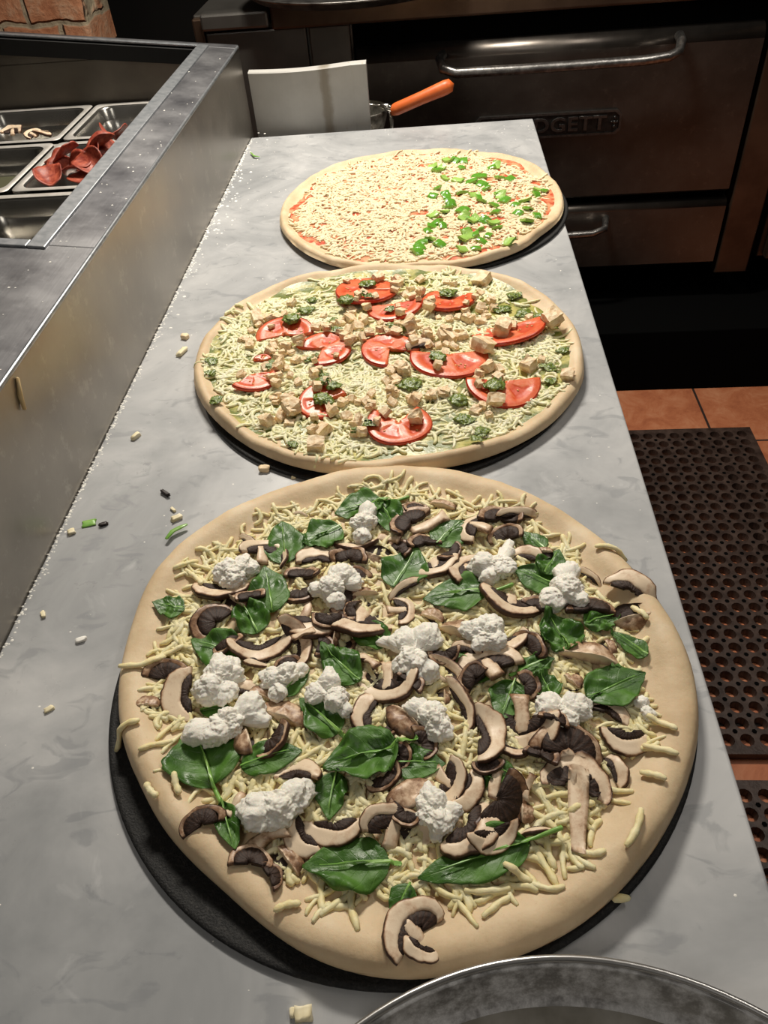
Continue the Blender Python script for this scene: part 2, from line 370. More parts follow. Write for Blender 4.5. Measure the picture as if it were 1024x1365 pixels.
def rubber_mat(name, x0, x1, y0, y1, label):
    px, py = 0.0365, 0.0365
    nx = max(1, round((x1-x0)/px)); ny = max(1, round((y1-y0)/py)); px = (x1-x0)/nx; py = (y1-y0)/ny
    bm = bmesh.new(); zt, zb = 0.021, 0.001; n = 12
    for i in range(nx):
        for j in range(ny):
            cx = x0 + (i+.5)*px; cy = y0 + (j+.5)*py; r = 0.0135
            ci, cb, sq = [], [], []
            for k in range(n):
                a = 2*pi*k/n + pi/4
                ci.append(bm.verts.new((cx+r*cos(a), cy+r*sin(a), zt)))
                cb.append(bm.verts.new((cx+r*.8*cos(a), cy+r*.8*sin(a), zb)))
                ca, sa = cos(a), sin(a); q = max(abs(ca), abs(sa))
                sq.append(bm.verts.new((cx+px/2*ca/q, cy+py/2*sa/q, zt)))
            for k in range(n):
                k2 = (k+1) % n
                bm.faces.new((ci[k], sq[k], sq[k2], ci[k2])); bm.faces.new((cb[k], ci[k], ci[k2], cb[k2]))
    # flat black hexagons between the holes, painting in the dark of small dimples
    for i in range(1, nx):
        for j in range(1, ny):
            cx = x0 + i*px; cy = y0 + j*py; r = 0.0052
            vs = [bm.verts.new((cx+r*cos(2*pi*k/6), cy+r*sin(2*pi*k/6), zt+0.0009)) for k in range(6)]
            f = bm.faces.new(vs); f.material_index = 1
    bmesh.ops.remove_doubles(bm, verts=[v for v in bm.verts if v.co.z == zt], dist=1e-5)
    b = 0.012   # solid border with its outer wall
    fr = [(x0-b, y0-b, x1+b, y0), (x0-b, y1, x1+b, y1+b), (x0-b, y0, x0, y1), (x1, y0, x1+b, y1)]
    for a in fr: box(bm, a[0], a[2], a[1], a[3], zb, zt)
    o = bm_obj(name, bm, [M['rubber'], M['black']])
    return tagit(o, label, 'floor mat')
rubber_mat('rubber_floor_mat', -0.03, 0.855, 0.782, 1.768, 'brown perforated rubber mat on the terracotta tiles nearer the oven')
rubber_mat('rubber_floor_mat', -0.03, 0.855, -0.30, 0.705, 'darker perforated rubber mat nearest the camera, beyond the tile gap')

# ------------------------------------------------------------------ oven
OY = 2.2
oven = tagit(empty('deck_oven', (0.3, OY + 0.4, 0)), 'big dark stainless deck oven with long bar handle behind the marble counter', 'oven')
def opart(name, mat, boxes, bev=0.004, seg=2, parent=oven):
    bm = bmesh.new()
    for b_ in boxes: box(bm, *b_)
    o = bm_obj(name, bm, mat, None, bevel=bev, seg=seg)
    if parent: o.parent = parent; o.matrix_parent_inverse = parent_inv(parent)
    return o
def parent_inv(p):
    return (Matrix.Translation(p.location) @ p.rotation_euler.to_matrix().to_4x4()).inverted()
def adopt(o, p):
    q = p; mat = Matrix.Identity(4)
    chain = []
    while q is not None: chain.append(q); q = q.parent
    w = Matrix.Identity(4)
    for c in reversed(chain): w = w @ c.matrix_parent_inverse @ Matrix.LocRotScale(c.location, c.rotation_euler, c.scale)
    o.parent = p; o.matrix_parent_inverse = w.inverted(); return o
opart('body', M['oven_side'], [(-0.60, -0.205, OY+0.01, OY+0.85, T-0.60, T+0.125), (-0.205, 0.80, OY+0.03, OY+0.85, T-0.60, T+0.125)])
opart('control_panel', M['oven_side'], [(-0.312, -0.210, OY-0.012, OY+0.02, T-0.56, T+0.088)])
opart('side_panel', M['oven_side'], [(-0.572, -0.319, OY-0.008, OY+0.02, T-0.56, T+0.088)])
opart('corner_post', M['oven_trim'], [(-0.60, -0.574, OY-0.01, OY+0.02, T-0.60, T+0.12)])
opart('top_rail', M['oven_trim'], [(-0.40, 0.91, OY-0.025, OY+0.03, T+0.088, T+0.150)], 0.006)
opart('flue_flange', M['oven_side'], [(-0.574, -0.405, OY-0.03, OY+0.02, T+0.095, T+0.132)], 0.006)
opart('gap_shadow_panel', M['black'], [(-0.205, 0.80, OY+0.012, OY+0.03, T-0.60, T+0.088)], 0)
opart('side_post', M['oven_trim'], [(0.812, 0.905, OY-0.02, OY+0.06, T-0.612, T+0.088)], 0.004)
opart('leg', M['oven_trim'], [(0.812, 0.88, OY+0.35, OY+0.42, 0.0, T-0.60)])
opart('leg', M['oven_trim'], [(-0.58, -0.51, OY+0.35, OY+0.42, 0.0, T-0.60)])
def door_panel(name, x0, x1, z0, z1, rr):
    # slab with a rolled top edge
    prof = [(OY+0.02, z0), (OY-0.018, z0), (OY-0.024, z0+0.006), (OY-0.024, z1-rr)]
    for k in range(1, 9):
        a = pi/2*k/8; prof.append((OY-0.024+rr*(1-cos(a)), z1-rr+rr*sin(a)))
    prof.append((OY+0.02, z1))
    n = len(prof); vs = [(x0, y, z) for y, z in prof] + [(x1, y, z) for y, z in prof]
    fs = [(i, (i+1) % n, (i+1) % n + n, i + n) for i in range(n)] + [tuple(range(n))[::-1], tuple(range(n, 2*n))]
    o = link_mesh(name, vs, fs, M['oven_steel'], None, False); adopt(o, oven)
    for i in range(3, 12): o.data.polygons[i].use_smooth = True
    return o
odoor = door_panel('door', -0.198, 0.796, T-0.366, T+0.033, 0.032)
odr = door_panel('drawer', -0.198, 0.800, T-0.577, T-0.388, 0.020)
vs, fs = tube([(0.018, OY-0.03, T+0.012), (0.010, OY-0.055, T+0.008), (0.018, OY-0.078, T-0.008), (0.05, OY-0.085, T-0.017), (0.2, OY-0.086, T-0.018), (0.35, OY-0.086, T-0.017),
               (0.50, OY-0.085, T-0.016), (0.56, OY-0.082, T-0.012), (0.585, OY-0.07, T-0.004), (0.592, OY-0.05, T+0.012), (0.592, OY-0.02, T+0.018)], 0.0115, 14)
adopt(link_mesh('handle', vs, fs, M['bar']), odoor)
vs, fs = tube([(0.20, OY-0.02, T-0.428), (0.198, OY-0.06, T-0.436), (0.215, OY-0.075, T-0.447), (0.30, OY-0.078, T-0.449), (0.43, OY-0.075, T-0.447), (0.466, OY-0.062, T-0.44), (0.474, OY-0.02, T-0.425)], 0.0095, 12)
adopt(link_mesh('handle', vs, fs, M['bar']), odr)
# nameplate
bm = bmesh.new(); px0, px1, pz = 0.100, 0.478, T-0.168
pts = [(px0+0.012, -0.030), (px1-0.012, -0.030), (px1, -0.018), (px1, 0.018), (px1-0.012, 0.030), (px0+0.012, 0.030), (px0, 0.018), (px0, -0.018)]
def plate(bm, pts, y0, y1, zc, cx=None, sc=1.0, mi=0):
    a = [bm.verts.new((x, y0, zc+z)) for x, z in pts]; b = [bm.verts.new((x, y1, zc+z)) for x, z in pts]; n = len(pts)
    for f in (bm.faces.new(a), bm.faces.new(b[::-1])): f.material_index = mi
    for i in range(n): bm.faces.new((a[i], b[i], b[(i+1) % n], a[(i+1) % n])).material_index = mi
plate(bm, pts, OY-0.030, OY-0.024, pz)
npl = adopt(bm_obj('nameplate', bm, M['plate']), odoor); npl['label'] = 'cast nameplate on the oven door'
bm = bmesh.new(); n = len(pts)
inner = [(px0 + 0.006 + (x-px0)*(px1-px0-0.012)/(px1-px0), z*0.82) for x, z in pts]
oa = [bm.verts.new((x, OY-0.033, pz+z)) for x, z in pts]; ia = [bm.verts.new((x, OY-0.033, pz+z)) for x, z in inner]
ob_ = [bm.verts.new((x, OY-0.029, pz+z)) for x, z in pts]; ib_ = [bm.verts.new((x, OY-0.029, pz+z)) for x, z in inner]
for i in range(n):
    j = (i+1) % n
    bm.faces.new((oa[i], oa[j], ia[j], ia[i])); bm.faces.new((oa[i], ob_[i], ob_[j], oa[j])); bm.faces.new((ia[i], ia[j], ib_[j], ib_[i]))
adopt(bm_obj('plate_border', bm, M['plate_rim']), npl)
tx = bpy.data.curves.new('lettering', 'FONT'); tx.body = 'BLODGETT'; tx.size = 0.055; tx.extrude = 0.0025; tx.bevel_depth = 0.0006
tx.align_x = 'CENTER'; tx.align_y = 'CENTER'; tx.offset = 0.0009; tx.space_character = 1.08
tx.materials.append(M['plate_rim'])
to = bpy.data.objects.new('lettering', tx); COL.objects.link(to)
to.location = (0.289, OY-0.031, pz-0.001); to.rotation_euler = (pi/2, 0, 0)
to.scale = (1.02, 0.86, 1); 
tm = bpy.data.meshes.new_from_object(to); lt = bpy.data.objects.new('lettering', tm); COL.objects.link(lt)
lt.location, lt.rotation_euler, lt.scale = to.location, to.rotation_euler, to.scale; bpy.data.objects.remove(to); adopt(lt, npl)
for sx in (px0+0.018, px1-0.018):   # little four-lobed boss at each end of the word
    bm = bmesh.new()
    for dx, dz, r in ((0, 0, 0.005), (0.007, 0, 0.0035), (-0.007, 0, 0.0035), (0, 0.011, 0.004), (0, -0.011, 0.004)):
        bmesh.ops.create_uvsphere(bm, u_segments=12, v_segments=8, radius=r, matrix=Matrix.Translation((sx+dx, OY-0.031, pz+dz)))
    adopt(bm_obj('rivet_ornament', bm, M['plate_rim'], smooth=True), npl)
# second oven to the right
ov2 = tagit(empty('side_oven', (1.2, OY+0.4, 0)), 'dark oven standing right of the big oven, cut by the frame edge', 'oven')
def o2(name, mat, b_, bev=0.004):
    bm = bmesh.new(); box(bm, *b_); return adopt(bm_obj(name, bm, mat, bevel=bev), ov2)
o2('body', M['oven_trim'], (0.93, 1.7, OY+0.0, OY+0.8, T-0.575, T+0.15))
d2 = o2('door', M['oven_side'], (0.945, 1.68, OY-0.03, OY+0.0, T-0.16, T+0.07))
d3 = o2('drawer', M['oven_trim'], (0.945, 1.68, OY-0.03, OY+0.0, T-0.57, T-0.175))
o2('leg', M['oven_trim'], (1.0, 1.06, OY+0.35, OY+0.42, 0, T-0.574)); o2('leg', M['oven_trim'], (1.6, 1.66, OY+0.35, OY+0.42, 0, T-0.574))
vs, fs = tube([(0.985, OY-0.03, T-0.50), (0.962, OY-0.06, T-0.515), (0.963, OY-0.08, T-0.54), (1.0, OY-0.085, T-0.56), (1.2, OY-0.085, T-0.56), (1.25, OY-0.03, T-0.555)], 0.009, 12)
adopt(link_mesh('handle', vs, fs, M['bar']), d3)
# added black box filling the dark space under the ovens
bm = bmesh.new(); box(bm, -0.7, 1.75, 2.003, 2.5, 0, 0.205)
tagit(bm_obj('dark_filler_box', bm, M['black'], bevel=0.004), 'added matt black box filling the dark space under the two ovens', 'filler box')
# tray resting on oven top
pc = at(462, 14, 0.155); R_ = 0.285
vs, fs = lathe([(0.0001, 0.0), (R_-0.03, 0.0), (R_-0.004, 0.016), (R_, 0.018), (R_+0.001, 0.0155), (R_-0.004, 0.0125), (R_-0.03, -0.003), (0.0001, -0.003)], 96)
o = link_mesh('round_tray', vs, fs, simple('dark_tray', (0.10, 0.095, 0.09), (0.3, 0.28, 0.26), 0.35, 30, 0.9)); o.location = (pc.x, pc.y + R_, T + 0.154)
tagit(o, 'dark round metal tray lying on top of the big oven', 'tray')

# ------------------------------------------------------------------ counter
ct = tagit(empty('marble_counter', (-0.1, 0.7, 0)), 'long white and grey marble counter carrying the three pizzas', 'counter')
bm = bmesh.new()
c4 = [(-0.384, -0.45), (0.2015, -0.45), (0.1945, 1.688), (-0.384, 1.672)]
hexa(bm, [(x, y, T-0.03) for x, y in c4], [(x, y, T) for x, y in c4])
adopt(bm_obj('marble_top', bm, M['marble'], bevel=0.0025, seg=3), ct)
bm = bmesh.new(); box(bm, -0.37, 0.165, -0.42, 1.655, 0.10, T-0.031)
adopt(bm_obj('base_cabinet', bm, M['steel'], bevel=0.003), ct)
for lx, ly in ((-0.33, -0.38), (0.13, -0.38), (-0.33, 1.6), (0.13, 1.6)):
    vs, fs = lathe([(0.018, 0), (0.022, 0.01), (0.018, 0.1)], 20, lx, ly, 0); adopt(link_mesh('leg', vs, fs, M['steel']), ct)
bm = bmesh.new(); box(bm, -0.37, 0.165, 1.656, 1.90, T-0.12, T-0.108); box(bm, -0.37, 0.165, 1.656, 1.668, T-0.22, T-0.12)
adopt(bm_obj('rear_shelf', bm, M['steel'], bevel=0.002), ct)

# ------------------------------------------------------------------ refrigerated prep rail on the left
pr = tagit(empty('prep_rail', (-0.7, 0.8, 0)), 'stainless ingredient rail with an open well beside the marble counter', 'prep table')
X0, XL, XR, XE = -1.25, -1.10, -0.455, -0.3855
YB, YI, YF = 1.712, 1.684, 0.815
def zt(x): return T + 0.160 + 0.11 * (XE - x)
def slab(bm, x0, x1, y0, y1, th=0.004, dz=0.0, mi=0):
    hexa(bm, [(x0, y0, zt(x0)+dz-th), (x1, y0, zt(x1)+dz-th), (x1, y1, zt(x1)+dz-th), (x0, y1, zt(x0)+dz-th)],
         [(x0, y0, zt(x0)+dz), (x1, y0, zt(x1)+dz), (x1, y1, zt(x1)+dz), (x0, y1, zt(x0)+dz)], mi)
bm = bmesh.new()
slab(bm, XR, XE, YF, YI); slab(bm, X0, XE, YI, YB); slab(bm, X0, XE, -0.45, YF); slab(bm, X0, XL, YF, YI)
adopt(bm_obj('top_deck', bm, M['steel_deck'], bevel=0.0015), pr)
bm = bmesh.new()
hexa(bm, [(XE, -0.45, T-0.78), (XE+0.0012, -0.45, T-0.78), (XE+0.0012, 1.675, T-0.78), (XE, 1.675, T-0.78)],
     [(XE-0.002, -0.45, T+0.158), (XE+0.0012, -0.45, T+0.158), (XE+0.0012, 1.703, T+0.158), (XE-0.002, 1.703, T+0.158)])
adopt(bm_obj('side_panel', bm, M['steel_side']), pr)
vs, fs = tube([(XE, -0.45, T+0.1585), (XE, 0.6, T+0.1585), (XE, 1.70, T+0.1585)], 0.0026, 8)
adopt(link_mesh('rolled_edge', vs, fs, M['steel_trim']), pr)
bm = bmesh.new(); box(bm, X0, XE-0.001, 1.695, 1.71, 0.1, T+0.155); box(bm, X0, XE-0.001, -0.45, -0.44, 0.1, T+0.15); box(bm, X0, X0+0.01, -0.44, 1.695, 0.1, T+0.2)
box(bm, X0+0.01, XE-0.002, -0.44, 1.695, 0.1, 0.13)
adopt(bm_obj('cabinet_body', bm, M['steel']), pr)
bm = bmesh.new()   # open well liner
box(bm, XL, XR, YI, YI+0.004, T-0.14, T+0.158); box(bm, XR, XR+0.004, YF, YI, T-0.14, T+0.155); box(bm, XL-0.004, XL, YF, YI, T-0.14, T+0.2)
box(bm, XL, XR, YF-0.004, YF, T-0.14, T+0.155); box(bm, XL, XR, YF, YI, T-0.144, T-0.14)
hexa(bm, [(XL, YI, T+0.157), (XR, YI, T+0.157), (XR, YI+0.004, T+0.157), (XL, YI+0.004, T+0.157)], [(XL, YI, zt(XL)-0.004), (XR, YI, zt(XR)-0.004), (XR, YI+0.004, zt(XR)-0.004), (XL, YI+0.004, zt(XL)-0.004)])
adopt(bm_obj('well_liner', bm, M['liner']), pr)
bm = bmesh.new()  # black strip along the top of the well's rear wall
hexa(bm, [(XL, YI-0.012, zt(XL)-0.034), (XR, YI-0.012, zt(XR)-0.030), (XR, YI-0.0005, zt(XR)-0.030), (XL, YI-0.0005, zt(XL)-0.034)],
     [(XL, YI-0.012, zt(XL)-0.004), (XR, YI-0.012, zt(XR)-0.004), (XR, YI-0.0005, zt(XR)-0.004), (XL, YI-0.0005, zt(XL)-0.004)])
adopt(bm_obj('well_rear_strip', bm, M['rear_strip']), pr)
bm = bmesh.new()   # flat trim frame around the opening
tw = 0.017
slab(bm, XR-0.004, XR+tw, YF-tw*0.6, YI+0.004, 0.004, 0.003); slab(bm, XL-tw, XR-0.004, YF-tw*0.6, YF+0.006, 0.004, 0.003)
slab(bm, XL-tw, XR-0.004, YI-0.006, YI+0.006, 0.004, 0.003); slab(bm, XL-tw, XL+0.004, YF+0.006, YI-0.006, 0.004, 0.003)
adopt(bm_obj('well_trim', bm, M['steel_trim'], bevel=0.0012), pr)
bm = bmesh.new(); slab(bm, -1.1, -0.466, 0.30, 0.728, 0.008, 0.006)
ld = adopt(bm_obj('well_lid', bm, M['steel_deck'], bevel=0.008, seg=4), pr)
bm = bmesh.new(); box(bm, -1.1, XR, 1.448, 1.462, T+0.060, T+0.0745); box(bm, -1.1, XR, 1.206, 1.220, T+0.060, T+0.0745); box(bm, -1.1, XR, 0.95, 0.964, T+0.060, T+0.0745)
adopt(bm_obj('divider_bar', bm, M['pan_rim'], bevel=0.002), pr)

def rrect(x0, x1, y0, y1, r, n=6):
    out = []
    for cx, cy, a0 in ((x1-r, y1-r, 0), (x0+r, y1-r, pi/2), (x0+r, y0+r, pi), (x1-r, y0+r, 3*pi/2)):
        for k in range(n+1): a = a0 + pi/2*k/n; out.append((cx+r*cos(a), cy+r*sin(a)))
    return out
def food_pan(x0, x1, y0, y1, label, depth=0.10):
    z = T + 0.0795
    cx, cy = (x0+x1)/2, (y0+y1)/2
    loops = [(0.0, 0.004, -0.003, 0.012), (0.0, 0.0, 0.0, 0.012), (0.011, 0.0, 0.0, 0.022), (0.014, 0, -0.004, 0.024), (0.017, 0, -depth*0.5, 0.026), (0.022, 0, -depth+0.012, 0.03), (0.032, 0, -depth, 0.03),
             (0.031, 0, -depth-0.002, 0.03), (0.018, 0, -depth*0.5, 0.028), (0.013, 0, -0.006, 0.024), (0.0, 0.0, -0.003, 0.012)]
    vs, fs = [], []; n = None
    for ins, _, dz, r in loops:
        p = rrect(x0+ins-cx, x1-ins-cx, y0+ins-cy, y1-ins-cy, r); n = len(p); vs += [(x, y, dz) for x, y in p]
    L = len(loops)
    for i in range(1, L-1):
        if i == 6: continue
        for k in range(n): k2 = (k+1) % n; fs.append((i*n+k, i*n+k2, (i+1)*n+k2, (i+1)*n+k))
    fs.append(tuple(6*n+k for k in range(n))); fs.append(tuple(7*n+k for k in range(n))[::-1])
    o = link_mesh('food_pan', vs, fs, M['pan_steel']); o.location = (cx, cy, z)
    rv = [(x, y, dz) for ins, dz, r in ((0.0, 0.0004, 0.012), (0.001, 0.0014, 0.012), (0.0095, 0.0014, 0.021), (0.0115, 0.0003, 0.022)) for x, y in rrect(x0+ins-cx, x1-ins-cx, y0+ins-cy, y1-ins-cy, r)]
    link_mesh('rim', rv, [(i*n+k, i*n+(k+1) % n, (i+1)*n+(k+1) % n, (i+1)*n+k) for i in range(3) for k in range(n)], M['pan_rim'], o)
    tagit(o, label, 'food pan', 'food pans in the well'); return o
cx_ = -0.690
for (x0, x1, y0, y1, l) in ((cx_+0.003, XR-0.004, 1.463, 1.672, 'steel food pan in the rear right corner of the well, behind the pepperoni'),
                            (cx_-0.226, cx_-0.003, 1.463, 1.672, 'rear left steel food pan holding a few mushroom scraps'),
                            (cx_+0.003, XR-0.004, 1.221, 1.448, 'steel food pan heaped with pepperoni slices'),
                            (cx_-0.226, cx_-0.003, 1.221, 1.448, 'steel food pan of cloudy liquid left of the pepperoni pan'),
                            (cx_+0.003-0.045, XR-0.004, 0.966, 1.206, 'empty deep steel food pan in front of the pepperoni pan')):
    food_pan(x0, x1, y0, y1, l)
o = link_mesh('brine', [(x, y, 0) for x, y in rrect(-0.091, 0.091, -0.091, 0.091, 0.026)], [tuple(range(28))], simple('cloudy_brine', (0.10, 0.10, 0.06), None, 0.08, spec=0.6), None, False)
o.location = (cx_-0.1145, 1.3345, T+0.035); tagit(o, 'still cloudy olive liquid filling the left food pan', 'liquid')

# pepperoni
def pepperoni_mesh(R, curl, seed):
    r = random.Random(seed); vs = []; fs = []; nr, na = 6, 28; th = 0.0022
    ph = r.random()*6
    for side in (1, -1):
        for i in range(nr+1):
            for k in range(na):
                a = 2*pi*k/na; rr = R*i/nr
                x, y = rr*cos(a), rr*sin(a)
                z = 0.75*curl*(x*x)/R + 0.0035*(i/nr)**2*sin(2*a+ph) + 0.0025*nz(x/R*2, y/R*2, seed+.5)
                vs.append((x*(1-0.25*curl*curl*(x/R)**2), y, z + side*th/2))
    b = (nr+1)*na
    for s, off in ((0, 0), (1, b)):
        for i in range(nr):
            for k in range(na):
                k2 = (k+1) % na; q = (off+i*na+k, off+(i+1)*na+k, off+(i+1)*na+k2, off+i*na+k2)
                fs.append(q if s == 0 else q[::-1])
    for k in range(na):
        k2 = (k+1) % na; fs.append((nr*na+k, b+nr*na+k, b+nr*na+k2, nr*na+k2))
    return vs, fs
PEP = [(66, 236, 0.095, 1.1, (0.5, 0.1, 0.3), 'tightly curled dark red pepperoni slice at the front left of the pan'),
       (84, 226, 0.09, 0.7, (0.35, -0.3, 1.2), 'broad matt pepperoni slice lying right of the curled front one'),
       (88, 206, 0.105, 0.9, (-0.5, 0.5, 0.5), 'light red pepperoni slice standing at the left rear of the heap'),
       (104, 222, 0.095, 0.9, (0.6, 0.5, 2.2), 'shadowed pepperoni slice folded in the middle of the heap'),
       (118, 218, 0.10, 0.8, (-0.7, 0.6, 0.9), 'long pointed pepperoni slice leaning along the right of the heap'),
       (112, 236, 0.088, 0.5, (0.1, 0.2, 0.2), 'flat pepperoni slice at the front right of the pan'),
       (136, 192, 0.112, 1.3, (0.5, -0.3, 0.35), 'arched bright red pepperoni slice over the pan edge'),
       (152, 180, 0.108, 1.0, (-0.9, 0.2, 0.8), 'pepperoni slice standing upright in the rear pan'),
       (142, 204, 0.095, 0.8, (0.5, -0.5, 1.8), 'dark pepperoni slice under the arched one'),
       (124, 206, 0.10, 0.9, (0.3, 0.7, 2.8), 'pepperoni slice tucked between the arched and pointed ones'),
       (75, 218, 0.08, 0.6, (0.2, 0.6, 0.8), 'half hidden pepperoni slice beneath the light red one')]
for i, (px, py, z, curl, rot, lab) in enumerate(PEP):
    vs, fs = pepperoni_mesh(0.027, curl*0.75, i); o = link_mesh('pepperoni_slice', vs, fs, M['pepperoni'])
    o.location = at(px, py, z-0.010); o.rotation_euler = (rot[0]*0.55, rot[1]*0.6, rot[2]+0.8*i); tagit(o, lab, 'pepperoni', 'pepperoni in the food pan')

# ------------------------------------------------------------------ white board and strainer behind the counter
vs, fs = [], []; nx_ = 24
for i in range(nx_+1):
    u = i/nx_; x = -0.377 + 0.239*u; y = 1.712 - 0.016*sin(pi*min(1, u*1.15)) ; zt_ = T + 0.110 + 0.004*u
    for (yy, zz) in ((y-0.0, T-0.107), (y-0.0, zt_-0.002), (y+0.002, zt_), (y+0.018, zt_+0.001), (y+0.020, zt_-0.001), (y+0.020, T-0.107)): vs.append((x, yy, zz))
for i in range(nx_):
    for k in range(6): k2 = (k+1) % 6; fs.append((i*6+k, i*6+k2, (i+1)*6+k2, (i+1)*6+k))
fs.append(tuple(range(6))); fs.append(tuple(nx_*6+k for k in range(6))[::-1])
o = link_mesh('cutting_board', vs, fs, M['white_plastic'], smooth=False)
tagit(o, 'stained white plastic board standing upright behind the counter', 'cutting board')
st = tagit(empty('strainer', (-0.17, 1.80, T-0.1)), 'steel strainer with an orange handle behind the marble counter', 'strainer')
vs, fs = tube([(-0.094, 1.765, T+0.008), (-0.085, 1.764, T+0.011), (-0.03, 1.76, T+0.031), (0.018, 1.757, T+0.048), (0.030, 1.756, T+0.0525)], [0.010, 0.0125, 0.0125, 0.0142, 0.0125], 20)
adopt(link_mesh('handle', vs, fs, M['orange']), st)
vs, fs = tube([(-0.094, 1.765, T+0.012), (-0.105, 1.766, T+0.016), (-0.118, 1.768, T+0.019)], [0.0075, 0.0075, 0.0045], 14); adopt(link_mesh('ferrule', vs, fs, M['wire']), st)
vs, fs = tube([(-0.116, 1.768, T+0.019), (-0.14, 1.77, T+0.021), (-0.20, 1.775, T+0.022)], 0.0018, 8); adopt(link_mesh('wire_arm', vs, fs, M['wire']), st)
vs, fs = tube([(-0.099, 1.765, T+0.010), (-0.096, 1.765, T-0.01), (-0.097, 1.765, T-0.04), (-0.11, 1.77, T-0.06)], 0.0045, 10); adopt(link_mesh('hook', vs, fs, M['wire']), st)
prof = [(0.060, 0.018), (0.062, 0.016), (0.058, 0.0), (0.048, -0.03), (0.03, -0.055), (0.0005, -0.065)]
vs, fs = lathe(prof, 40, -0.166, 1.80, T-0.012); 
adopt(link_mesh('bowl', vs, fs[:-2], simple('strainer_mesh', (0.16, 0.15, 0.13), (0.4, 0.38, 0.33), 0.4, 90, 0.9)), st)

# ------------------------------------------------------------------ front aluminium pan
fp = tagit(empty('round_pan', (0.0655, -0.0680, T)), 'floured round aluminium pan at the near end of the counter', 'pan')
R0 = 0.2110
vs, fs = lathe([(0.0001, 0.001), (0.197, 0.001), (0.2015, 0.004), (R0-0.001, 0.029), (R0-0.002, 0.0295), (R0-0.004, 0.029), (R0-0.004, 0.028), (0.1985, 0.006), (0.194, 0.0035), (0.0001, 0.003)], 128)
mids = []
for i in range(9): mids += [{6: 0, 7: 0, 8: 1}.get(i, 0)]*128
mids += [0, 1]
o = link_mesh('body', vs, fs, [M['floured'], M['alu_dark']], fp, mids=mids)
ring = [(R0*cos(2*pi*k/128), R0*sin(2*pi*k/128), 0.030) for k in range(128)]
vs, fs = [], []
for k in range(128):
    a = 2*pi*k/128
    for j in range(8):
        b = 2*pi*j/8; vs.append(((R0+0.0022*cos(b))*cos(a), (R0+0.0022*cos(b))*sin(a), 0.030+0.0022*sin(b)))
for k in range(128):
    for j in range(8): fs.append((k*8+j, ((k+1) % 128)*8+j, ((k+1) % 128)*8+(j+1) % 8, k*8+(j+1) % 8))
link_mesh('rolled_rim', vs, fs, M['alu_rim'], fp)

# ------------------------------------------------------------------ pizzas
OUT1 = [(160,900),(176,835),(200,775),(245,725),(300,690),(345,665),(400,648),(455,633),(512,626),(600,628),(650,640),(700,660),(755,688),(800,720),(845,765),(880,810),(908,855),(925,900),(932,970),(920,1030),(900,1080),(840,1170),(800,1210),(750,1245),(700,1268),(650,1285),(560,1303),(500,1300),(450,1288),(400,1266),(350,1230),(300,1185),(260,1150),(210,1090),(190,1050),(165,990)]
OUT2 = [(258,500),(262,480),(270,455),(300,425),(325,404),(350,390),(385,376),(420,368),(460,361),(500,357),(550,356),(600,358),(640,364),(680,375),(720,392),(750,415),(770,445),(778,480),(778,503),(760,535),(735,562),(700,585),(660,603),(620,615),(570,623),(520,628),(470,630),(440,628),(380,615),(320,585),(292,562),(272,540)]
OUT3 = [(373,290),(378,272),(395,252),(420,235),(450,220),(480,212),(520,206),(560,202),(605,202),(650,205),(685,211),(710,220),(730,234),(748,255),(752,272),(745,292),(720,312),(700,328),(670,340),(640,349),(600,355),(560,358),(520,359),(480,358),(445,351),(410,337),(388,320),(376,305)]
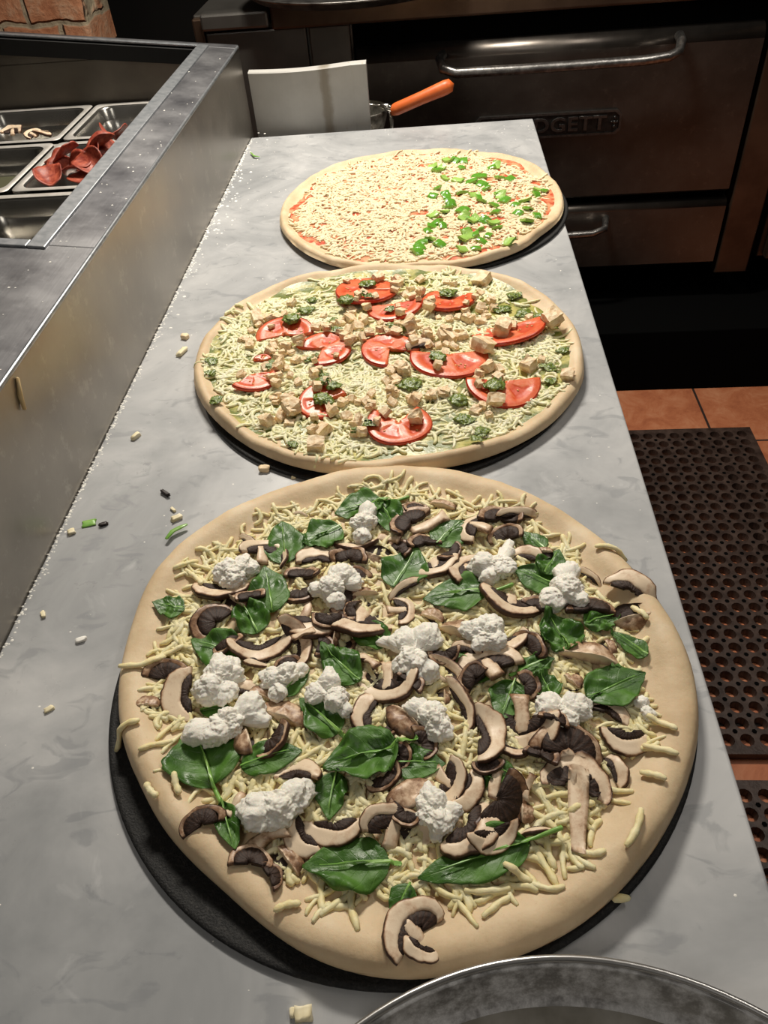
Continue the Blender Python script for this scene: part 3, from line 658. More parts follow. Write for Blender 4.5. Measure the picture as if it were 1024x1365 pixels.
class Dough:
    def __init__(s, out, zoff, zrim, zmid, rimw, seed):
        P = [at(x, y, 0.012) for x, y in out]
        s.cx = (max(p.x for p in P)+min(p.x for p in P))/2; s.cy = (max(p.y for p in P)+min(p.y for p in P))/2
        pol = sorted((math.atan2(p.y-s.cy, p.x-s.cx), math.hypot(p.x-s.cx, p.y-s.cy)) for p in P)
        A = np.array([a for a, _ in pol]); Rr = np.array([r for _, r in pol])
        A = np.concatenate([A-2*pi, A, A+2*pi]); Rr = np.concatenate([Rr]*3)
        s.n = 180; s.th = np.arange(s.n)/s.n*2*pi - pi
        r = np.interp(s.th, A, Rr)
        for _ in range(4): r = (np.roll(r, 1)+2*r+np.roll(r, -1))/4
        s.r = r; s.zoff, s.zrim, s.zmid, s.rimw, s.seed = zoff, zrim, zmid, rimw, seed
    def rad(s, a): return float(np.interp((a+pi) % (2*pi), s.th+pi, s.r, period=2*pi))
    def frac(s, x, y): return math.hypot(x-s.cx, y-s.cy)/s.rad(math.atan2(y-s.cy, x-s.cx))
    def top(s, x, y):
        f = s.frac(x, y); R = 0.23; d = (1-f)*R     # metres in from the edge
        n1 = nz(x, y, s.seed, 20)*0.0036 + nz(x, y, s.seed, 62)*0.0013 + abs(nz(x, y, s.seed+5, 45))*0.0010
        a = math.atan2(y-s.cy, x-s.cx)
        zr = s.zrim*(1+0.30*nz(cos(a)*2.5, sin(a)*2.5, s.seed+9))
        w = s.rimw
        if d < 0: return s.zoff+0.004
        if d < w*0.45: q = d/(w*0.45); z = zr*(0.42+0.58*math.sqrt(max(0, 1-(1-q)**2)))
        elif d < w*1.3: q = (d-w*0.45)/(w*0.85); z = zr + (s.zmid-zr)*(q*q*(3-2*q))
        else: z = s.zmid
        return s.zoff + z + n1*(min(1, max(0, d)/0.004)*0.9)
    def build(s, name, label, mat):
        fr = [0.03, 0.15, 0.3, 0.45, 0.58, 0.68, 0.75, 0.80, 0.84, 0.87, 0.895, 0.915, 0.93, 0.945, 0.958, 0.97, 0.98, 0.988, 0.995, 1.0]
        vs = [(s.cx, s.cy, s.top(s.cx, s.cy))]; fs = []; n = s.n
        for f in fr:
            for k in range(n):
                x = s.cx+s.r[k]*f*cos(s.th[k]); y = s.cy+s.r[k]*f*sin(s.th[k]); vs.append((x, y, s.top(x, y)))
        for k in range(n):   # belly of the edge
            x = s.cx+(s.r[k]+0.0005)*cos(s.th[k]); y = s.cy+(s.r[k]+0.0005)*sin(s.th[k]); vs.append((x, y, s.zoff+0.0045))
        for f, z in ((0.985, 0.0006), (0.9, 0.0002), (0.3, 0.0002)):
            for k in range(n): vs.append((s.cx+s.r[k]*f*cos(s.th[k]), s.cy+s.r[k]*f*sin(s.th[k]), s.zoff+z))
        L = len(fr)+4
        for k in range(n): fs.append((0, 1+k, 1+(k+1) % n))
        for i in range(L-1):
            for k in range(n):
                k2 = (k+1) % n; fs.append((1+i*n+k, 1+(i+1)*n+k, 1+(i+1)*n+k2, 1+i*n+k2))
        fs.append(tuple(1+(L-1)*n+k for k in range(n))[::-1])
        e = empty(name, (0, 0, 0)); o = link_mesh('dough', vs, fs, mat, e); tagit(e, label, 'pizza'); return e
Z0 = T + 0.0045
D1 = Dough(OUT1, Z0, 0.0180, 0.0085, 0.030, 1.3)
D2 = Dough(OUT2, Z0, 0.0150, 0.0080, 0.017, 5.1)
D3 = Dough(OUT3, Z0, 0.0135, 0.0080, 0.015, 8.7)
D1.zrim *= 1.0
P1 = D1.build('spinach_mushroom_pizza', 'largest, nearest unbaked pizza with spinach, mushrooms and ricotta', M['dough'])
P2 = D2.build('chicken_pesto_pizza', 'middle unbaked pizza with tomato slices, diced chicken and pesto', M['dough'])
P3 = D3.build('green_pepper_pizza', 'farthest unbaked pizza, plain cheese on one half, green pepper on the other', M['dough'])
def black_pan(cx, cy, R, label):
    vs, fs = lathe([(0.001, 0.001), (R-0.002, 0.0006), (R, 0.0015), (R, 0.0036), (R-0.0015, 0.0045), (R-0.004, 0.0043), (R-0.006, 0.0038), (0.001, 0.0038)], 128)
    o = link_mesh('pizza_pan', vs, fs, M['black_pan']); o.location = (cx, cy, T); tagit(o, label, 'pan'); return o
black_pan(-0.0405, 0.3590, 0.2285, 'flat black speckled pan showing under the left of the spinach pizza')
black_pan(D2.cx+0.004, D2.cy-0.010, 0.226, 'black pan barely showing under the front of the tomato pizza')
black_pan(D3.cx+0.008, D3.cy-0.008, 0.230, 'thin dark pan edge under the right of the green pepper pizza')

def layer(D, name, mat, f1, parent, dz=0.0008, wob=0.03):
    vs = [(D.cx, D.cy, D.top(D.cx, D.cy)+dz)]; fs = []; n = 120; rings = [0.2, 0.45, 0.65, 0.8, 0.88, 0.94, 1.0]
    for q, f in enumerate(rings):
        for k in range(n):
            a = 2*pi*k/n - pi; R = D.rad(a)*(f1*f + (wob*f*nz(cos(a)*4, sin(a)*4, D.seed)))
            x, y = D.cx+R*cos(a), D.cy+R*sin(a); vs.append((x, y, D.top(x, y)+(dz if f < 1 else -0.0006)))
    for k in range(n): fs.append((0, 1+k, 1+(k+1) % n))
    for i in range(len(rings)-1):
        for k in range(n): k2 = (k+1) % n; fs.append((1+i*n+k, 1+(i+1)*n+k, 1+(i+1)*n+k2, 1+i*n+k2))
    o = link_mesh(name, vs, fs, mat, parent); return o
layer(D2, 'pesto_spread', M['green_sauce'], 0.93, P2)
layer(D3, 'tomato_sauce', M['red_sauce'], 0.925, P3)

# height map of everything lying on the pizzas
HX0, HY0, HS = -0.40, 0.05, 0.002
HM = np.full((300, 760), T, dtype=float)
def hi(x, y): return min(299, max(0, int((x-HX0)/HS))), min(759, max(0, int((y-HY0)/HS)))
for D in (D1, D2, D3):
    i0, j0 = hi(D.cx-0.26, D.cy-0.26); i1, j1 = hi(D.cx+0.26, D.cy+0.26)
    for i in range(i0, i1):
        for j in range(j0, j1):
            x, y = HX0+(i+.5)*HS, HY0+(j+.5)*HS
            if D.frac(x, y) < 1.0: HM[i, j] = max(HM[i, j], D.top(x, y))
def hm(x, y): i, j = hi(x, y); return HM[i, j]
def raise_hm(x, y, z, rr=1):
    i, j = hi(x, y)
    sl = HM[max(0, i-rr):i+rr+1, max(0, j-rr):j+rr+1]; np.maximum(sl, z, out=sl)

def shred(x, y, ang, L, r, curl, n=6, seg=6, follow=True, lift=0.0):
    pts = []; a = ang - curl*0.5; px, py = x, y
    half = []; kk = rnd.uniform(-1, 1)
    for i in range(seg+1): half.append((px, py)); px += L/seg*cos(a); py += L/seg*sin(a); a += curl/seg + 0.30*sin(i*1.9+kk*6)*abs(kk)
    mx = sum(p[0] for p in half)/(seg+1); my = sum(p[1] for p in half)/(seg+1)
    half = [(p[0]-mx+x, p[1]-my+y) for p in half]
    zs = [hm(*p) for p in half]
    for _ in range(2): zs = [max(zs[i]-0.0012, (zs[max(i-1, 0)]+zs[i]+zs[min(i+1, seg)])/3) for i in range(seg+1)]
    pts = [Vector((p[0], p[1], z + r*0.7 + lift)) for p, z in zip(half, zs)]
    rad = [r*(0.75 if i in (0, seg) else 1.0+0.16*sin(i*2.1+kk*9)) for i in range(seg+1)]
    return pts, rad
def cheese_mass(D, name, mat, count, Lr, rr, fmax, parent_label, seed, cond=None, pile=1.1, jag=0.05):
    R = random.Random(seed); V = []; F = []
    k = 0; tries = 0
    while k < count and tries < count*6:
        tries += 1
        a = R.random()*2*pi - pi; fm = fmax + jag*2*nz(cos(a)*3, sin(a)*3, seed+3.3) + R.gauss(0, 0.018)
        f = math.sqrt(R.random())*fm
        x = D.cx+D.rad(a)*f*cos(a); y = D.cy+D.rad(a)*f*sin(a)
        if cond and not cond(x, y, R): continue
        L = R.uniform(*Lr); r = R.uniform(*rr)
        pts, rad = shred(x, y, R.random()*2*pi, L, r, R.uniform(-1.0, 1.0)*(3.6 if R.random() < 0.4 else 1.5))
        v, fc = tube(pts, rad, 6, R.uniform(0.75, 1.0)); o = len(V); V += v; F += [tuple(i+o for i in q) for q in fc]
        for p in pts: raise_hm(p.x, p.y, p.z - r*0.15*pile, 0)
        k += 1
    o = link_mesh(name, V, F, mat)
    return o
def holes2(x, y, R): return not (nz(x, y, 4.4, 22) > 0.22 and R.random() < 0.8)
c1 = cheese_mass(D1, 'grated_mozzarella', M['mozz1'], 2500, (0.011, 0.032), (0.0015, 0.0026), 0.86, '', 11)
stuff(c1, 'thick ivory shreds of grated mozzarella heaped on the spinach pizza', 'cheese')
c2 = cheese_mass(D2, 'grated_mozzarella', M['mozz2'], 3800, (0.010, 0.028), (0.0014, 0.0024), 0.90, '', 12, holes2)
stuff(c2, 'greenish white shreds of grated mozzarella on the tomato and pesto pizza', 'cheese')
def cond3(x, y, R):
    left = x < D3.cx + 0.02
    g = nz(x, y, 2.2, 30)
    return R.random() < ((0.96 if g < 0.28 else 0.5) if left else (0.85 if g < 0.15 else 0.35))
c3 = cheese_mass(D3, 'grated_mozzarella', M['mozz3'], 4300, (0.009, 0.024), (0.0013, 0.0024), 0.885, '', 13, cond3, jag=0.05)
stuff(c3, 'fine pale mozzarella shreds covering the green pepper pizza', 'cheese')

for _ in range(1):   # things rest on the crests of the shreds, not in the gaps between them
    P_ = np.pad(HM, 1, mode='edge'); HM = np.max([P_[i:i+300, j:j+760] for i in range(3) for j in range(3)], axis=0)
P_ = np.pad(HM, 1, mode='edge'); HM = np.mean([P_[i:i+300, j:j+760] for i in range(3) for j in range(3)], axis=0)
# ---- rest an item's parts on the height map
def settle(parts, loc, rz, tilt=(0, 0), pct=70, sink=0.0, drape=False, update=True, rr=1):
    """parts: dict name -> (verts, ...) in local coords (x,y,z up). returns base location; verts changed in place to local frame of an empty at loc"""
    Rm = (Matrix.Rotation(rz, 3, 'Z') @ Matrix.Rotation(tilt[0], 3, 'X') @ Matrix.Rotation(tilt[1], 3, 'Y'))
    W_ = {k: [Rm @ Vector(v) for v in p[0]] for k, p in parts.items()}
    allv = [v for l in W_.values() for v in l]
    # lowest surface per height-map cell, only those in contact range
    gaps = {}
    for v in allv:
        c = hi(loc[0]+v.x, loc[1]+v.y)
        if c not in gaps or v.z < gaps[c]: gaps[c] = v.z
    g = sorted(HM[c]-z for c, z in gaps.items())
    dz = g[min(len(g)-1, int(len(g)*pct/100))] - sink
    base = Vector((loc[0], loc[1], dz))
    for k, l in W_.items():
        for v in l:
            if drape: 
                h = hm(loc[0]+v.x, loc[1]+v.y)+0.0032
                if v.z+dz < h: v.z = h-dz
        if update:
            for v in l: raise_hm(loc[0]+v.x, loc[1]+v.y, v.z+dz, rr)
    return base, W_
def emit(name, base, parts, W_, label, cat, group):
    e = empty(name, base)
    for k, p in parts.items():
        link_mesh(p[4] if len(p) > 4 else k, W_[k], p[1], p[2], e, attrs=p[3])
    tagit(e, label, cat, group); return e

# ------------------------------------------------------------------ mushrooms
def prism_grid(F_, nu, nv, th, zc=0.0, tonef=None, bend=0.0, roundv=True, warp=None):
    vs, tone, fs = [], [], []
    for side in (1, -1):
        for i in range(nu+1):
            for j in range(nv+1):
                u, v = i/nu, j/nv; x, y = F_(u, v)
                e = 1 - 0.35*(abs(2*v-1)**5 if roundv else 0) - 0.3*(abs(2*u-1)**8)
                z = side*th/2*e + zc + bend*x*x + (warp(x, y) if warp else 0)
                vs.append((x, y, z)); tone.append(tonef(u, v, side) if tonef else 0)
    b = (nu+1)*(nv+1); I = lambda s, i, j: s*b + i*(nv+1)+j
    for i in range(nu):
        for j in range(nv):
            fs.append((I(0,i,j), I(0,i+1,j), I(0,i+1,j+1), I(0,i,j+1))); fs.append((I(1,i,j), I(1,i,j+1), I(1,i+1,j+1), I(1,i+1,j)))
    for i in range(nu):
        fs.append((I(0,i,0), I(1,i,0), I(1,i+1,0), I(0,i+1,0))); fs.append((I(0,i,nv), I(0,i+1,nv), I(1,i+1,nv), I(1,i,nv)))
    for j in range(nv):
        fs.append((I(0,0,j), I(0,0,j+1), I(1,0,j+1), I(1,0,j))); fs.append((I(0,nu,j), I(1,nu,j), I(1,nu,j+1), I(0,nu,j+1)))
    return vs, fs, tone
def mush_parts(kind, W2, R):
    """W2: half width in metres. +y = top of the cap"""
    r = W2; out = {}; base = R.uniform(-0.05, 0.13)
    th = min(0.0062, max(0.0032, r*0.26)); asy = R.uniform(-0.12, 0.12)
    bend = R.choice((-1, 1))*R.uniform(0.08, 0.42)/max(r, 0.008)*0.6
    ph = R.random()*50
    warp = lambda x, y: 0.0036*nz(x/r+ph, y/r, ph, 0.9)
    if kind in 'UCGE':
        h = {'U': 0.86, 'C': 0.86, 'G': 0.85, 'E': 0.55}[kind]*R.uniform(.88, 1.1); a0 = {'U': 0.42, 'C': 0.18, 'G': 0.35, 'E': 0.0}[kind]
        tk = {'U': 0.50, 'C': 0.72, 'G': 0.26, 'E': 0.7}[kind]*R.uniform(.85, 1.1)
        def cap(u, v):
            ph_ = -a0 + (pi+2*a0)*u; wob = 1+0.13*nz(cos(ph_)*1.6+ph, sin(ph_)*1.6, ph)+0.05*nz(cos(ph_)*6+ph, sin(ph_)*6, ph)
            X, Y = cos(ph_)*wob, (sin(ph_)*h if sin(ph_) > 0 else sin(ph_)*0.6)*wob
            t = (0.30+(tk-0.30)*max(0, sin(ph_))**0.8)*(1+asy*cos(ph_)*2)
            k = 1-t*(1-v); return r*X*k, r*(Y*k + (0 if v == 1 else 0))
        def tc(u, v, s): return base + (0.8 if v > 0.99 else 0.22 if v > 0.86 else 0.0) + (0.28 if v < 0.01 else 0) + (0.3 if abs(2*u-1) > 0.93 else 0) + (0.45 if kind == 'G' else 0)
        vs, fs, tn = prism_grid(cap, 22, 9, th, 0, tc, bend, True, warp); out['cap'] = (vs, fs, M['mush'], {'tone': tn})
        def gl(u, v):
            ph_ = -a0 + (pi+2*a0)*u
            X, Y = cos(ph_), (sin(ph_)*h if sin(ph_) > 0 else sin(ph_)*0.6)
            t = (0.30+(tk-0.30)*max(0, sin(ph_))**0.8)*(1+asy*cos(ph_)*2)
            k = (1-t)*1.03; k2 = k*{'U': 0.35, 'C': 0.3, 'G': 0.12, 'E': 0.4}[kind]*(1+0.5*nz(u*9, ph, 0))
            kk = k2+(k-k2)*v; y_ = Y*kk
            if kind in 'CE': y_ = min(y_, 1.0); 
            return r*X*(kk if kind != 'C' else kk), r*(y_ - (0.03 if v < 1 else 0))
        def rg(u, v, s): return 0.4+0.4*sin(u*90)
        vs, fs, tn = prism_grid(gl, 40, 3, th*(1.05 if kind == 'G' else 0.75), 0, rg, bend, False, lambda x, y: warp(x, y)+0.0003*sin(math.atan2(y, x)*46))
        out['gills'] = (vs, fs, M['gill'], {'tone': tn})
        if kind == 'U':
            L = R.uniform(0.75, 1.15); lean = R.uniform(-0.25, 0.25)
            def stm(u, v):
                w = 0.17+0.08*(v**2)+0.09*max(0, 0.2-v)*5*0.5+0.03*sin(v*7+ph)
                return r*((2*u-1)*w + lean*v*v*0.6), r*(h*(1-tk)*1.02 - v*L)
            vs, fs, tn = prism_grid(stm, 4, 8, th*0.95, 0, lambda u, v, s: base+0.05+(0.3 if v > 0.95 else 0)+(0.25 if u in (0, 1) else 0), bend, True, warp)
            out['stem'] = (vs, fs, M['mush'], {'tone': tn})
    elif kind == 'L':   # cap with a very long stem
        return mush_long(W2, R)
    elif kind == 'D':
        n, mrings = 22, 7; vs, fs, tn = [], [], []; a_ = R.uniform(0.8, 1.0); b_ = R.uniform(0.58, 0.8); H = R.uniform(0.28, 0.5); cut = R.uniform(-0.15, 0.35)
        for i in range(mrings+1):
            q = i/mrings*pi/2
            for k in range(n):
                a = 2*pi*k/n; wob = 1+0.12*nz(cos(a)*1.6+ph, sin(a)*1.6, ph)
                X_, Y_ = a_*cos(a)*sin(q)*wob, b_*sin(a)*sin(q)*wob; ct_ = Y_ < -cut
                Yc = max(Y_, -cut - 0.1*(-cut-Y_)) if ct_ else Y_
                vs.append((r*X_, r*Yc, r*(H*cos(q)*(1+0.3*nz(X_*2.5, Y_*2.5, ph)) + (0.07 if ct_ else 0)) + 0.0012*nz(X_*5, Y_*5, ph+3)))
                tn.append(base + (0.02 if ct_ else 0.38) + 0.3*(i/mrings)**3)
        for i in range(mrings):
            for k in range(n): k2 = (k+1) % n; fs.append((i*n+k, (i+1)*n+k, (i+1)*n+k2, i*n+k2))
        out['cap'] = (vs, fs, M['mush'], {'tone': tn})
        vs2, fs2, tn2 = [], [], []
        for i, (f, z) in enumerate(((1.01, 0.0006), (0.97, -0.0012), (0.5, 0.0005), (0.02, 0.0008))):
            for k in range(n):
                a = 2*pi*k/n; wob = 1+0.12*nz(cos(a)*1.6+ph, sin(a)*1.6, ph)
                vs2.append((r*a_*cos(a)*f*wob, r*b_*sin(a)*f*wob, z)); tn2.append(0.5)
        for i in range(3):
            for k in range(n): k2 = (k+1) % n; fs2.append((i*n+k, (i+1)*n+k, (i+1)*n+k2, i*n+k2))
        out['gills'] = (vs2, fs2, M['gill'], {'tone': tn2})
    elif kind == 'S':
        cv = R.uniform(-0.35, 0.35)
        def stm(u, v):
            w = 0.26+0.12*abs(2*v-1)**2+0.05*sin(v*9+ph)
            return r*((2*v-1)), r*((2*u-1)*w + cv*(1-(2*v-1)**2))
        vs, fs, tn = prism_grid(stm, 4, 10, th*1.1, 0, lambda u, v, s: base+0.08+(0.35 if v > 0.93 else 0)+(0.2 if u in (0, 1) else 0), 0, True, warp)
        out['stem'] = (vs, fs, M['mush'], {'tone': tn})
    return out
def mush_long(r, R):
    o = mush_parts('U', r*0.92, R); th = 0.0055; ph = 3.3
    def stm(u, v):
        w = 0.24-0.05*v+0.03*sin(v*5)
        return r*((2*u-1)*w + 0.38*v), r*(0.42 - v*2.05)
    vs, fs, tn = prism_grid(stm, 5, 12, th, 0.001, lambda u, v, s: 0.1+(0.3 if v > 0.93 else 0)+(0.18 if u in (0, 1) else 0), 0, True)
    o['stem'] = (vs, fs, M['mush'], {'tone': tn}); return o

# ------------------------------------------------------------------ spinach
def leaf_obj(base, W_leaf, fs, uvs, W_stem, sfs, label, name='spinach_leaf', group='spinach leaves on the near pizza'):
    o = link_mesh(name, W_leaf, fs, M['leaf']); o.location = base
    uvl = o.data.uv_layers.new(name='UVMap')
    for lp in o.data.loops: uvl.data[lp.index].uv = uvs[lp.vertex_index]
    sd = o.modifiers.new('solid', 'SOLIDIFY'); sd.thickness = 0.00045; sd.offset = 0
    if W_stem: link_mesh('stem', W_stem, sfs, M['leaf_stem'], o)
    tagit(o, label, 'spinach', group); return o
def leaf_geo(L, Wd, curl, fold, ruf, stemL, R, side=0.0):
    nu, nv = 16, 28; vs, uvs, fs = [], [], []; ph = R.random()*40
    def prof(t): return (sin(pi*t**0.72)**0.85)*0.5 if 0 < t < 1 else 0.02
    def zz(s, t):
        x = s*prof(t)*Wd
        z = fold*abs(x) + 0.0007*cos(pi*2.6*(t*2.2-abs(s)*0.55)*1.0)*(abs(s)) - curl*L*(t-0.45)**2*1.6 + 2.2*ruf*nz(s*1.3+ph, t*3.0, ph, 1.3)*abs(s)**0.8 + (0.0018+0.45*ruf)*nz(s*2.6+ph, t*5.5, ph+7)
        x *= 1+0.22*nz(t*3.5+ph, s*0.7, ph+2)+0.06*nz(t*11, s, ph)
        return x, z
    for j in range(nv+1):
        t = j/nv
        for i in range(nu+1):
            s = 2*i/nu-1; x, z = zz(s, t); y = (t-0.5)*L + side*x*0.2
            vs.append((x + side*Wd*0.35*(t-0.5)**2, y, z)); uvs.append((s/2+0.5, t))
    for j in range(nv):
        for i in range(nu): a = j*(nu+1)+i; fs.append((a, a+1, a+nu+2, a+nu+1))
    # stem runs out of the base and fades along the midrib
    pts, rad = [], []
    r0 = 0.0015 if stemL > 0 else 0.0009
    if stemL > 0:
        for k in range(5): q = k/5; pts.append((side*Wd*0.35*0.25 - side*0.3*stemL*(1-q)**2, -0.5*L - stemL*(1-q), zz(0, 0)[1] + 0.001 + 0.15*stemL*(1-q))); rad.append(r0*(1.15-0.2*q))
    for k in range(9):
        t = k/8*0.8; x, z = zz(0, t); pts.append((side*Wd*0.35*(t-0.5)**2, (t-0.5)*L, z+0.0002)); rad.append(max(0.00035, r0*(0.85-0.8*t)))
    sv, sf = tube(pts, rad, 8)
    return vs, fs, uvs, sv, sf

# px, py, length px, width px, tip direction deg (image), stem px, fold, curl, ruffle, label
SPIN = [
 (222,803,40,30,172,0,.25,.3,.004,'small curled spinach leaf alone near the left rear crust'),
 (377,714,56,46,95,0,-.2,.2,.002,'dark triangular spinach leaf behind the mushroom slices at the left rear'),
 (428,706,54,46,205,0,.2,.25,.004,'wet glossy spinach leaf left of the rear ricotta finger'),
 (478,668,64,46,190,34,.3,.2,.003,'spinach leaf with thin stem behind the rear ricotta finger'),
 (518,682,52,36,-60,0,.5,.3,.003,'folded spinach leaf right of the rear ricotta finger'),
 (600,701,50,42,40,0,-.15,.2,.002,'smooth rounded spinach leaf beside rear cheese shreds'),
 (541,748,62,54,60,0,.2,.2,.003,'veined spinach leaf left of the cross-cut mushroom slice'),
 (607,784,84,52,186,34,.18,.15,.003,'wide spinach leaf with stem pointing right behind the biggest ricotta'),
 (716,762,62,40,160,0,.25,.2,.003,'dark spinach leaf between the spiked and the tall ricotta'),
 (737,742,40,34,60,0,.1,.2,.002,'spinach leaf tip touching the tall ricotta from the left rear'),
 (712,713,38,26,140,0,.1,.2,.002,'small spinach leaf beside the spike of the spiked ricotta'),
 (357,776,62,44,100,0,.2,.2,.003,'upright oval spinach leaf right of the left rear ricotta'),
 (330,812,50,40,120,0,.4,.3,.004,'shadowed crumpled spinach leaf between two mushroom slices at left'),
 (283,855,66,46,165,0,.25,.3,.004,'crinkled spinach leaf behind the blocky ricotta'),
 (490,838,56,36,155,0,.2,.2,.004,'small wrinkled spinach leaf behind the biggest ricotta, left side'),
 (451,879,66,42,138,0,.3,.4,.002,'glossy pointed spinach leaf left of the biggest ricotta'),
 (632,874,64,50,155,0,.2,.2,.003,'dark spinach leaf in front of the squarish ricotta'),
 (746,834,60,50,120,0,.35,.2,.009,'heavily crinkled spinach leaf in front of the tall ricotta'),
 (840,851,56,24,146,0,.2,.15,.001,'narrow smooth spinach leaf near the right crust'),
 (805,818,46,34,15,0,.2,.2,.004,'small spinach leaf in front of the black mushroom gills'),
 (824,906,84,56,25,0,.12,.15,.004,'pale matt spinach leaf with clear veins near the right crust'),
 (716,878,48,30,20,14,.2,.2,.003,'light green spinach leaf behind the heart-shaped ricotta'),
 (728,905,42,32,120,0,.2,.2,.003,'spinach leaf tucked behind the heart-shaped ricotta'),
 (677,926,56,44,-110,0,.15,.2,.003,'flat spinach leaf left of the heart-shaped ricotta'),
 (268,996,84,80,110,30,.1,.2,.003,'big round spinach leaf with its stem pointing to the front crust'),
 (360,1003,80,42,15,0,.1,.25,.002,'smooth curved spinach leaf below the domed brown mushroom'),
 (283,936,36,20,10,0,.2,.1,.001,'sliver of spinach leaf between the blocky and the long ricotta'),
 (392,902,50,24,45,0,.3,.1,.001,'narrow spinach leaf between the flat and the triangular ricotta'),
 (425,946,66,44,140,10,.5,.2,.002,'folded spinach leaf in front of the triangular ricotta'),
 (480,1000,100,66,195,26,.25,.2,.005,'large shiny crumpled spinach leaf with thick stem at the pizza centre'),
 (440,1052,62,38,-100,0,.3,.3,.003,'dark drooping spinach leaf below the large shiny one'),
 (560,1010,64,44,0,0,.15,.2,.003,'blue-green spinach leaf right of the large shiny one'),
 (640,1026,34,24,80,0,.2,.2,.002,'small dark spinach leaf piece beside the long dark mushroom slice'),
 (670,1022,50,34,-20,0,.1,.2,.002,'spinach leaf beneath a thin cream mushroom strip'),
 (748,975,36,24,10,0,.1,.2,.002,'spinach leaf piece in front of the heart-shaped ricotta'),
 (690,1050,36,24,-80,0,.1,.2,.002,'small spinach leaf piece left of the long-stemmed mushroom'),
 (303,1098,64,28,-75,0,.4,.3,.002,'narrow dark spinach leaf under the left end of the front ricotta'),
 (460,1146,112,66,182,14,.2,.15,.004,'large two-tone spinach leaf at the front left'),
 (632,1140,150,58,198,48,.22,.1,.003,'longest spinach leaf at the front with stem pointing right'),
 (534,1196,52,30,-115,0,.1,.2,.002,'greyish spinach leaf underside beside the front curled mushroom'),
]
RS = random.Random(5)
def put_leaf(row):
    px, py, L, Wd, dr, stp, fold, curl, ruf, lab = row
    p = at(px, py, 0.026); k = mpp(px, py, 0.026)
    # image direction to world direction
    q = at(px+10*cos(radians(dr)), py-10*sin(radians(dr)), 0.026)-p; ang = math.atan2(q.y, q.x); st_ = q.length/10/k
    st_ = 1+(st_-1)*0.8
    vs, fs, uvs, sv, sf = leaf_geo(L*k*st_*1.06, Wd*k*1.22, curl, fold, ruf, stp*k, RS, RS.uniform(-.4, .4))
    parts = {'a': (vs,), 'b': (sv,)}
    base, W_ = settle(parts, (p.x, p.y), ang-pi/2, (RS.uniform(-.12, .12), RS.uniform(-.12, .12)), 82, 0, True, True, 0)
    leaf_obj(base, W_['a'], fs, uvs, W_['b'], sf, lab)
LATE = {0, 2, 3, 20, 29, 28, 15, 17, 18}
for i, row in enumerate(SPIN):
    if i not in LATE: put_leaf(row)

RIC = [  # id phrase, list of lobes (px,py,r)
 ('the ricotta lump by the left rear crust', [(300,746,17),(320,742,17),(308,756,16)], 'round white ricotta lump near the left rear crust'),
 ('the rear ricotta finger', [(488,668,13),(482,684,14),(480,700,12)], 'finger-shaped ricotta dollop nearest the rear crust'),
 ('the wedge-shaped ricotta', [(455,755,18),(440,770,18),(420,770,11),(445,785,13),(468,762,13)], 'wedge-shaped ricotta dollop between mushroom slices left of the centre rear'),
 ('the spiked ricotta', [(645,738,18),(668,742,18),(676,720,11),(680,708,7),(654,752,14)], 'ricotta dollop with an upright spike on its right'),
 ('the tall ricotta', [(757,750,17),(758,772,20),(740,785,18),(772,782,13)], 'tall ricotta dollop by the right rear crust'),
 ('the biggest ricotta', [(538,842,20),(566,838,21),(546,868,20),(572,880,15),(552,884,14),(514,840,9)], 'biggest ricotta dollop at the centre of the pizza'),
 ('the squarish ricotta', [(632,828,16),(652,826,18),(662,842,15),(646,842,15)], 'squarish ricotta dollop right of the biggest one'),
 ('the blocky ricotta', [(292,882,22),(276,905,21),(305,885,17),(296,908,16)], 'blocky ricotta dollop by the left crust'),
 ('the flat ricotta', [(360,890,15),(378,886,16),(395,880,10),(366,906,12)], 'flat irregular ricotta dollop right of the blocky one'),
 ('the triangular ricotta', [(436,896,15),(418,912,14),(446,920,16),(458,932,10),(436,882,8)], 'triangular ricotta dollop left of the pizza centre'),
 ('the long ricotta', [(258,962,18),(282,962,20),(304,948,19),(328,932,20),(340,944,12)], 'long ricotta dollop lying on the big round spinach leaf'),
 ('the ricotta on the brown cap', [(556,928,15),(575,940,19),(588,952,14),(580,960,12)], 'smooth ricotta dollop on a brown mushroom cap at the centre'),
 ('the heart-shaped ricotta', [(735,930,20),(752,944,19),(770,928,20),(756,952,12)], 'heart-shaped ricotta dollop on the right half'),
 ('the tiny ricotta', [(862,920,8),(868,930,8)], 'tiny ricotta crumb near the right crust'),
 ('the front ricotta', [(342,1072,25),(365,1068,24),(390,1050,22),(404,1038,14),(326,1066,14)], 'long thick ricotta dollop at the left front'),
 ('the craggy ricotta', [(577,1060,20),(584,1080,19),(600,1068,14),(566,1076,13),(572,1042,11),(580,1096,9)], 'craggy ricotta dollop at the front centre'),
]
